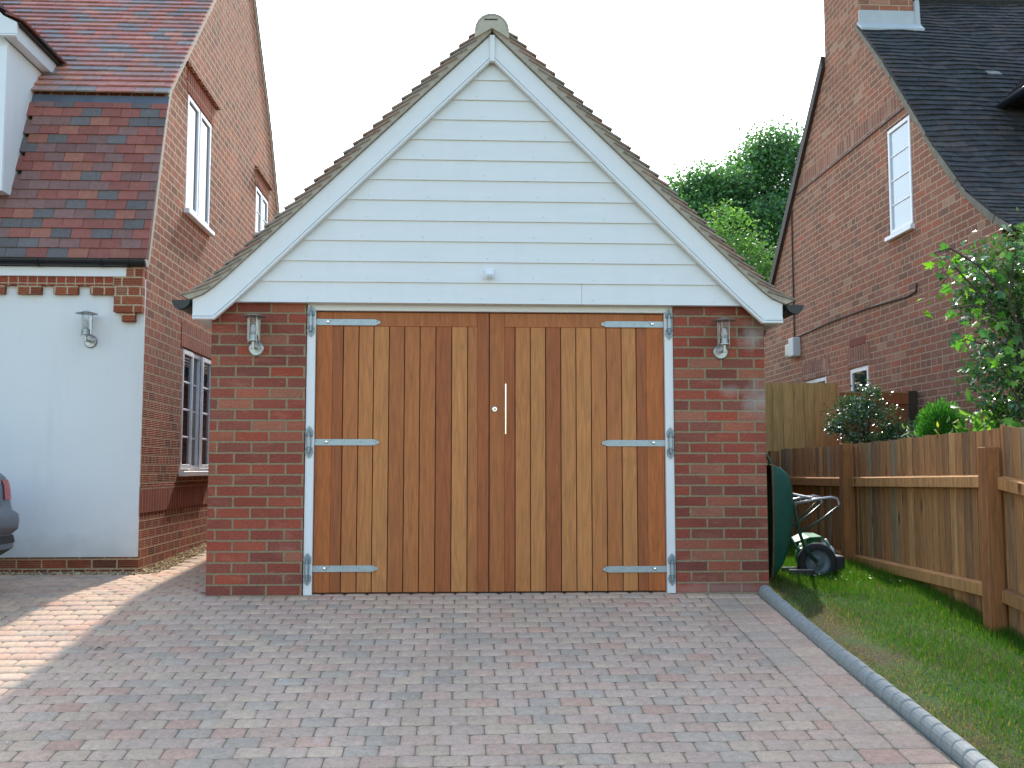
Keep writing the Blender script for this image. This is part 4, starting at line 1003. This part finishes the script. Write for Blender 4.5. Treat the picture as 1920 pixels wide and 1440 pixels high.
def patchc(name, z0, z1, ts, mat, par, out=.004, steps=4):
    def at(z):
        for (a, ra, ha), (b, rb, hb) in zip(lev, lev[1:]):
            if a <= z <= b:
                f = (z - a) / (b - a); return outline(z + GC, ra + (rb - ra) * f + out, ha + (hb - ha) * f + out)
    def smp(o, t): i = int(t); f = t - i; return tuple(Vector(o[i]).lerp(Vector(o[(i + 1) % 36]), f))
    mb = MB(); rows_ = [[smp(at(z0 + (z1 - z0) * j / steps), t) for t in ts] for j in range(steps + 1)]; w = len(ts)
    mb.add(sum(rows_, []), [(j * w + i, j * w + i + 1, (j + 1) * w + i + 1, (j + 1) * w + i) for j in range(steps) for i in range(w - 1)])
    return mb.build(name, mat, par, recalc=False, smooth=True)
mir = lambda ts: [17 - t for t in ts[::-1]]
TL = [2.5, 4, 5, 6, 7, 8, 8.05]
patchc('tail_light', .645, .785, TL, M['tail'], Cc, .006); patchc('tail_light', .645, .785, mir(TL), M['tail'], Cc, .006)
patchc('lower_grille', .345, .40, [6, 7, 8, 8.5, 9, 10, 11], M['dark_trim'], Cc); patchc('bumper_insert', .262, .30, [5, 6, 7, 8, 8.5, 9, 10, 11, 12], M['dark_trim'], Cc)
patchc('plate_recess', .60, .745, [8.11, 8.5, 8.89], M['dark_trim'], Cc); mb = MB(); mb.box(-3.37, -3.357, cyc - .26, cyc + .26, .60, .71); mb.build('number_plate', M['plate'], Cc)
patchc('trim_strip', .765, .785, [8.07, 8.5, 8.93], M['chrome'], Cc)
gl = [(.86, -4.05, -6.75, .74), (1.10, -4.45, -6.25, .66), (1.33, -4.95, -5.75, .58)]
mb = MB(); vs = []
for z, r0, f0, hw in gl: vs += outline(z + GC, r0, hw, f0, .12)
mb.add(vs, [(i * N4 + k, i * N4 + (k + 1) % N4, (i + 1) * N4 + (k + 1) % N4, (i + 1) * N4 + k) for i in range(2) for k in range(N4)] + [tuple(range(N4)), tuple(range(2 * N4, 3 * N4))]); mb.build('cabin_glass', M['car_glass'], Cc, smooth=True)
mb = MB(); vs = outline(1.325 + GC, -4.90, .60, -5.80, .12) + outline(1.385 + GC, -5.05, .52, -5.65, .12)
mb.add(vs, [(k, (k + 1) % N4, N4 + (k + 1) % N4, N4 + k) for k in range(N4)] + [tuple(range(N4)), tuple(range(N4, 2 * N4))])
for s in (-1, 1):
    for path in ([(-4.05, .75, .86), (-4.45, .67, 1.1), (-4.93, .59, 1.33)], [(-5.35, .755, .86), (-5.33, .60, 1.33)], [(-6.72, .745, .86), (-6.25, .67, 1.1), (-5.78, .59, 1.33)]):
        mb.tube([(a, cyc + s * b, c + GC) for a, b, c in path], .028, 6)
mb.build('roof', M['car_paint'], Cc)
for x in (-4.28, -6.95):
    for s in (-1, 1):
        zc = .25 + GC; mb = MB(); yw = cyc + s * .80
        mb.lathe([(.20, -.09), (.27, -.10), (.30, -.08), (.305, 0), (.30, .08), (.27, .10), (.20, .09), (.20, -.09)], (x, yw, zc + .055), axis=1, n=32, cap=False); w_ = mb.build('wheel', M['rubber'], Cc, smooth=True)
        mb = MB(); mb.lathe([(.001, -.095), (.05, -.095), (.06, -.075), (.18, -.07), (.205, -.09), (.205, .09), (.18, .07), (.06, .075), (.05, .095), (.001, .095)], (x, yw, zc + .055), axis=1, n=32); mb.build('rim', M['steel'], w_)

# ================================================================== PLANTS
rh = [(0, -.5, 0), (.32, 0, .06), (0, .5, 0), (-.32, 0, .06)]; rhf = [(0, 1, 2), (0, 2, 3)]
def crown_points(c, r, n_clump, per, spread, shell=.55, flat=1.0):
    """leaf positions gathered in clumps through an uneven ellipsoid"""
    d = rs.normal(size=(n_clump, 3)); d /= np.linalg.norm(d, axis=1, keepdims=True)
    rad = shell + (1 - shell) * rs.uniform(size=n_clump) ** .6
    lump = 1 + .10 * np.sin(d[:, 0] * 5 + 1) * np.sin(d[:, 1] * 4 + 2) + .08 * np.sin(d[:, 2] * 7 + d[:, 0] * 6)
    cc = np.array(c) + d * np.array(r) * (rad * lump)[:, None]
    tint = rs.uniform(.72, 1.28, n_clump)
    P_ = np.repeat(cc, per, 0) + rs.normal(size=(n_clump * per, 3)) * spread * np.array([1, 1, .6 * flat])
    return P_, np.repeat(tint, per), cc
def tree(name, label, cat, base, c, r, n_clump, per, spread, leafsz, cols, group=None, limbs=16, trunk_r=.22, shell=.45, mat=None):
    T = thing(name, label, cat, base, group)
    P_, tint, cc = crown_points(c, r, n_clump, per, spread, shell)
    n = len(P_); cols = np.array(cols); col = cols[rs.randint(0, len(cols), n)] * tint[:, None] * rs.uniform(.85, 1.15, (n, 1))
    scatter_mesh('crown', rh, rhf, P_, rand_rot(n, .25), leafsz * rs.uniform(.7, 1.3, n), col, mat or M['leaf_far'], T)
    mb = MB(); b = Vector(base); cv = Vector(c); top = cv + Vector((0, 0, r[2] * .35))
    mid = b.lerp(top, .5) + Vector((trunk_r, 0, 0)); mb.tube([b - Vector((0, 0, .1)), b.lerp(mid, .5), mid, top], [trunk_r, trunk_r * .8, trunk_r * .6, trunk_r * .25], 8)
    for k in range(limbs):
        e = Vector(cc[rs.randint(len(cc))]); st = b.lerp(top, rs.uniform(.4, .85)); m2 = st.lerp(e, .5) + Vector((0, 0, .12 * (e - st).length))
        mb.tube([st, m2, e], [trunk_r * .38, trunk_r * .22, trunk_r * .06], 5)
    mb.build('trunk', M['bark'], T)
    return T
tree('broadleaf_tree', 'large dark green tree rising behind the garage roof and the brick gable', 'tree', (8.2, 21, 0), (8.3, 21, 6.0), (3.75, 2.6, 3.7), 1050, 190, .30, .115, [(.07, .17, .07), (.09, .20, .075), (.11, .24, .08), (.06, .14, .075)], 'trees beyond the garage roof', shell=.5)
tree('broadleaf_tree', 'smaller yellow green tree in front of the large dark tree, low over the garage roof', 'tree', (5.0, 14.5, 0), (5.1, 14.5, 4.60), (1.75, 1.2, 1.75), 240, 130, .20, .085, [(.11, .22, .06), (.14, .25, .07), (.08, .19, .06)], 'trees beyond the garage roof', trunk_r=.14, shell=.35)
# shrub with small glossy leaves
tree('garden_shrub', 'open dark shrub with tiny glossy leaves in front of the tall pale fence', 'shrub', (3.66, 2.35, .1), (3.60, 2.35, 1.30), (.31, .26, .31), 60, 60, .05, .032, [(.05, .10, .055), (.065, .13, .06), (.08, .15, .07)], limbs=26, trunk_r=.02, mat=M['leaf_gloss'])
tree('garden_shrub', 'low dark shrub with tiny glossy leaves close against the orange brown gate', 'shrub', (3.85, 2.2, .1), (3.86, 2.2, 1.12), (.17, .18, .19), 28, 60, .045, .032, [(.055, .11, .055), (.07, .14, .06)], limbs=14, trunk_r=.015, mat=M['leaf_gloss'])
# conifer: fine upright sprays
T = thing('dwarf_conifer', 'bright green feathery dwarf conifer behind the low timber fence', 'conifer', (3.62, .7, 0))
n = 9000; d = rs.normal(size=(n, 3)); d /= np.linalg.norm(d, axis=1, keepdims=True); d[:, 2] = d[:, 2]
rad = rs.uniform(.55, 1.05, n) * (1 + .14 * np.sin(d[:, 0] * 9) * np.sin(d[:, 1] * 8 + d[:, 2] * 7))
P_ = np.array([3.57, .7, 1.15]) + d * np.array([.18, .18, .24]) * rad[:, None]
up_ = d * .7 + np.array([0, 0, .75]) + rs.normal(size=(n, 3)) * .25; up_ /= np.linalg.norm(up_, axis=1, keepdims=True)
a_ = rs.normal(size=(n, 3)); x_ = np.cross(up_, a_); x_ /= np.linalg.norm(x_, axis=1, keepdims=True); z_ = np.cross(x_, up_)
col = np.array([[.045, .17, .025], [.07, .24, .03], [.03, .11, .03]])[rs.randint(0, 3, n)] * rs.uniform(.8, 1.2, (n, 1))
scatter_mesh('crown', [(0, -.5, 0), (.13, 0, 0), (0, .5, 0), (-.13, 0, 0)], rhf, P_, np.stack([x_, up_, z_], 2), .032 * rs.uniform(.7, 1.3, n), col, M['leaf'], T)
mb = MB(); mb.tube([(3.62, .7, -.05), (3.63, .7, 1.3)], [.03, .008], 6); mb.build('trunk', M['bark'], T)

# maple leaf: five pointed lobes with a fold
ml = []
for a, r_ in ((-90, .12), (-62, .34), (-38, .30), (-18, .62), (8, .40), (22, .62), (40, .80), (58, .50), (72, .70), (90, 1.05), (108, .70), (122, .50), (140, .80), (158, .62), (172, .40), (198, .62), (218, .30), (242, .34)):
    x, y = r_ * math.cos(R(a)), r_ * math.sin(R(a)); ml.append((x * .55, y * .55, -.16 * abs(x) + .10 * y * y * -.6))
ml = [(0, 0, .02)] + ml; mlf = [(0, i, i + 1) for i in range(1, len(ml) - 1)] + [(0, len(ml) - 1, 1)]
T = thing('maple_sapling', 'young maple with large lobed lime green leaves hanging over the timber fence', 'tree', (3.72, -.35, 0))
mb = MB(); LP = []
tr = [(3.78, -.35, -.05), (3.76, -.35, .6), (3.72, -.34, 1.3), (3.66, -.33, 1.75), (3.60, -.30, 2.05)]
mb.tube(tr, [.02, .018, .014, .010, .006], 7)
branches = [[(3.70, -.34, 1.45), (3.45, -.30, 2.02), (3.22, -.30, 2.26), (3.10, -.32, 2.12)], [(3.60, -.30, 2.05), (3.4, -.28, 2.28), (3.2, -.28, 2.40), (3.08, -.3, 2.36)],
            [(3.66, -.33, 1.75), (3.5, -.4, 1.86), (3.28, -.42, 1.98), (3.12, -.42, 1.95)], [(3.74, -.34, 1.0), (3.52, -.4, 1.48), (3.35, -.45, 1.70), (3.20, -.45, 1.74)],
            [(3.60, -.30, 2.05), (3.65, -.28, 2.3), (3.8, -.2, 2.5)], [(3.72, -.34, 1.3), (3.9, -.2, 1.7), (4.1, -.1, 2.1)], [(3.70, -.34, 1.5), (3.6, -.4, 1.65), (3.42, -.5, 1.72)]]
for br in branches:
    mb.tube(br, [.009 - .0015 * i for i in range(len(br))], 5)
    f, tot = path_fn(br)
    for k in range(26):
        s = tot * (.2 + .82 * (k + random.random()) / 26); p, d_ = f(min(s, tot)); q = p + Vector((random.gauss(0, .075), random.gauss(0, .07), random.gauss(-.03, .055)))
        mb.tube([p, p.lerp(q, .5) + Vector((0, 0, .015)), q], .0017, 4); LP.append(tuple(q))
mb.build('trunk', M['bark'], T)
LP = np.array(LP); n = len(LP)
zz = rs.normal(size=(n, 3)) * .75 + np.array([-.1, -.35, .75]); zz /= np.linalg.norm(zz, axis=1, keepdims=True)
yy_ = rs.normal(size=(n, 3)) * .5 + np.array([-.45, -.2, -.8]); yy_ -= (yy_ * zz).sum(1, keepdims=True) * zz; yy_ /= np.linalg.norm(yy_, axis=1, keepdims=True)
xx_ = np.cross(yy_, zz)
col = np.array([[.13, .30, .03], [.045, .15, .035], [.07, .20, .035], [.20, .36, .05], [.04, .12, .04]])[rs.randint(0, 5, n)] * rs.uniform(.85, 1.15, (n, 1))
scatter_mesh('crown', ml, mlf, LP, np.stack([xx_, yy_, zz], 2), rs.uniform(.075, .135, n), col, M['leaf'], T)

# tall glossy evergreen behind the maple
tree('evergreen_shrub', 'tall glossy evergreen shrub at the right edge behind the maple leaves', 'shrub', (4.02, .15, 0), (3.97, .10, 2.20), (.56, .34, .45), 84, 44, .085, .05, [(.055, .14, .05), (.08, .18, .055), (.13, .25, .06), (.10, .17, .06)], 'evergreen shrubs at the right edge', limbs=30, trunk_r=.025, mat=M['leaf_gloss'], shell=.3)
tree('evergreen_shrub', 'rounded glossy evergreen shrub low behind the fence below the maple leaves', 'shrub', (3.80, -.05, 0), (3.84, -.05, 1.50), (.38, .28, .40), 80, 46, .07, .045, [(.055, .14, .05), (.075, .18, .06), (.05, .12, .05)], 'evergreen shrubs at the right edge', limbs=24, trunk_r=.025, mat=M['leaf_gloss'], shell=.3)
# broad leaved perennials
def perennial(name, label, c, n, size, cols, lean=.6, asp=(1, 1)):
    T = thing(name, label, 'plant', (c[0], c[1], 0)); lv = [(0, 0, 0), (.16, .35, .05), (.13, .7, .03), (0, 1, -.12), (-.13, .7, .03), (-.16, .35, .05)]; lf = [(0, 1, 2), (0, 2, 3), (0, 3, 4), (0, 4, 5)]
    az = rs.uniform(0, 2 * np.pi, n); el = rs.uniform(.1, 1.1, n); y_ = np.stack([np.cos(az) * np.cos(el), np.sin(az) * np.cos(el), np.sin(el)], 1)
    x_ = np.stack([-np.sin(az), np.cos(az), 0 * az], 1); z_ = np.cross(x_, y_)
    P_ = np.array(c) + rs.normal(size=(n, 3)) * np.array([.035, .035, .05]) * lean
    col = np.array(cols)[rs.randint(0, len(cols), n)] * rs.uniform(.85, 1.15, (n, 1))
    scatter_mesh('foliage', lv, lf, P_, np.stack([x_, y_, z_], 2), size * rs.uniform(.7, 1.2, n), col, M['leaf'], T)
    mb = MB()
    for k in range(5): mb.tube([(c[0], c[1], -.05), (c[0] + random.gauss(0, .03), c[1], c[2] * .6), tuple(P_[k])], .004, 5)
    mb.build('stem', M['bark'], T)
perennial('leafy_plant', 'small plant with yellow tipped leaves in front of the dwarf conifer', (3.40, .25, 1.10), 16, .075, [(.36, .34, .06), (.20, .28, .05), (.12, .22, .04)], 1.0)
perennial('leafy_plant', 'light green broad leaved plant between the conifer and the evergreen shrubs', (3.66, .15, 1.15), 70, .15, [(.12, .28, .05), (.18, .34, .06), (.08, .2, .04)], 2.4)
perennial('leafy_plant', 'grey green low plant poking over the fence beside the tiny leaved shrub', (3.46, 1.05, 1.08), 60, .055, [(.10, .17, .10), (.14, .2, .10)], 1.2)

# unseen hedge added behind the garage to darken reflections in the side windows
n = 30000; P_ = np.stack([rs.uniform(-14, 6.5, n), 16.5 + rs.normal(0, .35, n), 3.5 * rs.uniform(0, 1, n) ** .7 + .1], 1); P_[:, 2] *= 1 + .12 * np.sin(P_[:, 0] * 1.7)
col = np.array([[.04, .10, .03], [.06, .14, .04], [.03, .08, .03]])[rs.randint(0, 3, n)] * rs.uniform(.8, 1.2, (n, 1))
tag(scatter_mesh('unseen_hedge', rh, rhf, P_, rand_rot(n), rs.uniform(.12, .22, n), col, M['leaf_far']), 'added dark green hedge, unseen far behind the garage, for the window reflections', 'hedge', kind='stuff')

# small litter on the paving
n = 26; sx_ = rs.uniform(-2.6, 1.4, n); sy_ = -rs.uniform(.3, 3.2, n)
P_ = np.stack([sx_, sy_, gzv(sy_) + .008], 1)
tag(scatter_mesh('stone_chips', stone, stf, P_, rand_rot(n), rs.uniform(.004, .0075, n), np.full((n, 3), .72), M['gravel']), 'scattered tiny white stone chips on the block paving', 'stone chips', kind='stuff')
lx, ly = -2.26, -1.20
mb = MB(); mb.add([(lx, ly, gz(ly) + .004), (lx + .03, ly + .01, gz(ly) + .018), (lx + .055, ly + .03, gz(ly) + .006), (lx + .02, ly + .035, gz(ly) + .02)], [(0, 1, 2, 3)])
lf_ = mb.build('fallen_leaf', M['dark_wood'], recalc=False); tag(lf_, 'single dark curled leaf lying on the left of the block paving', 'leaf'); sm_ = lf_.modifiers.new('s', 'SOLIDIFY'); sm_.thickness = .002
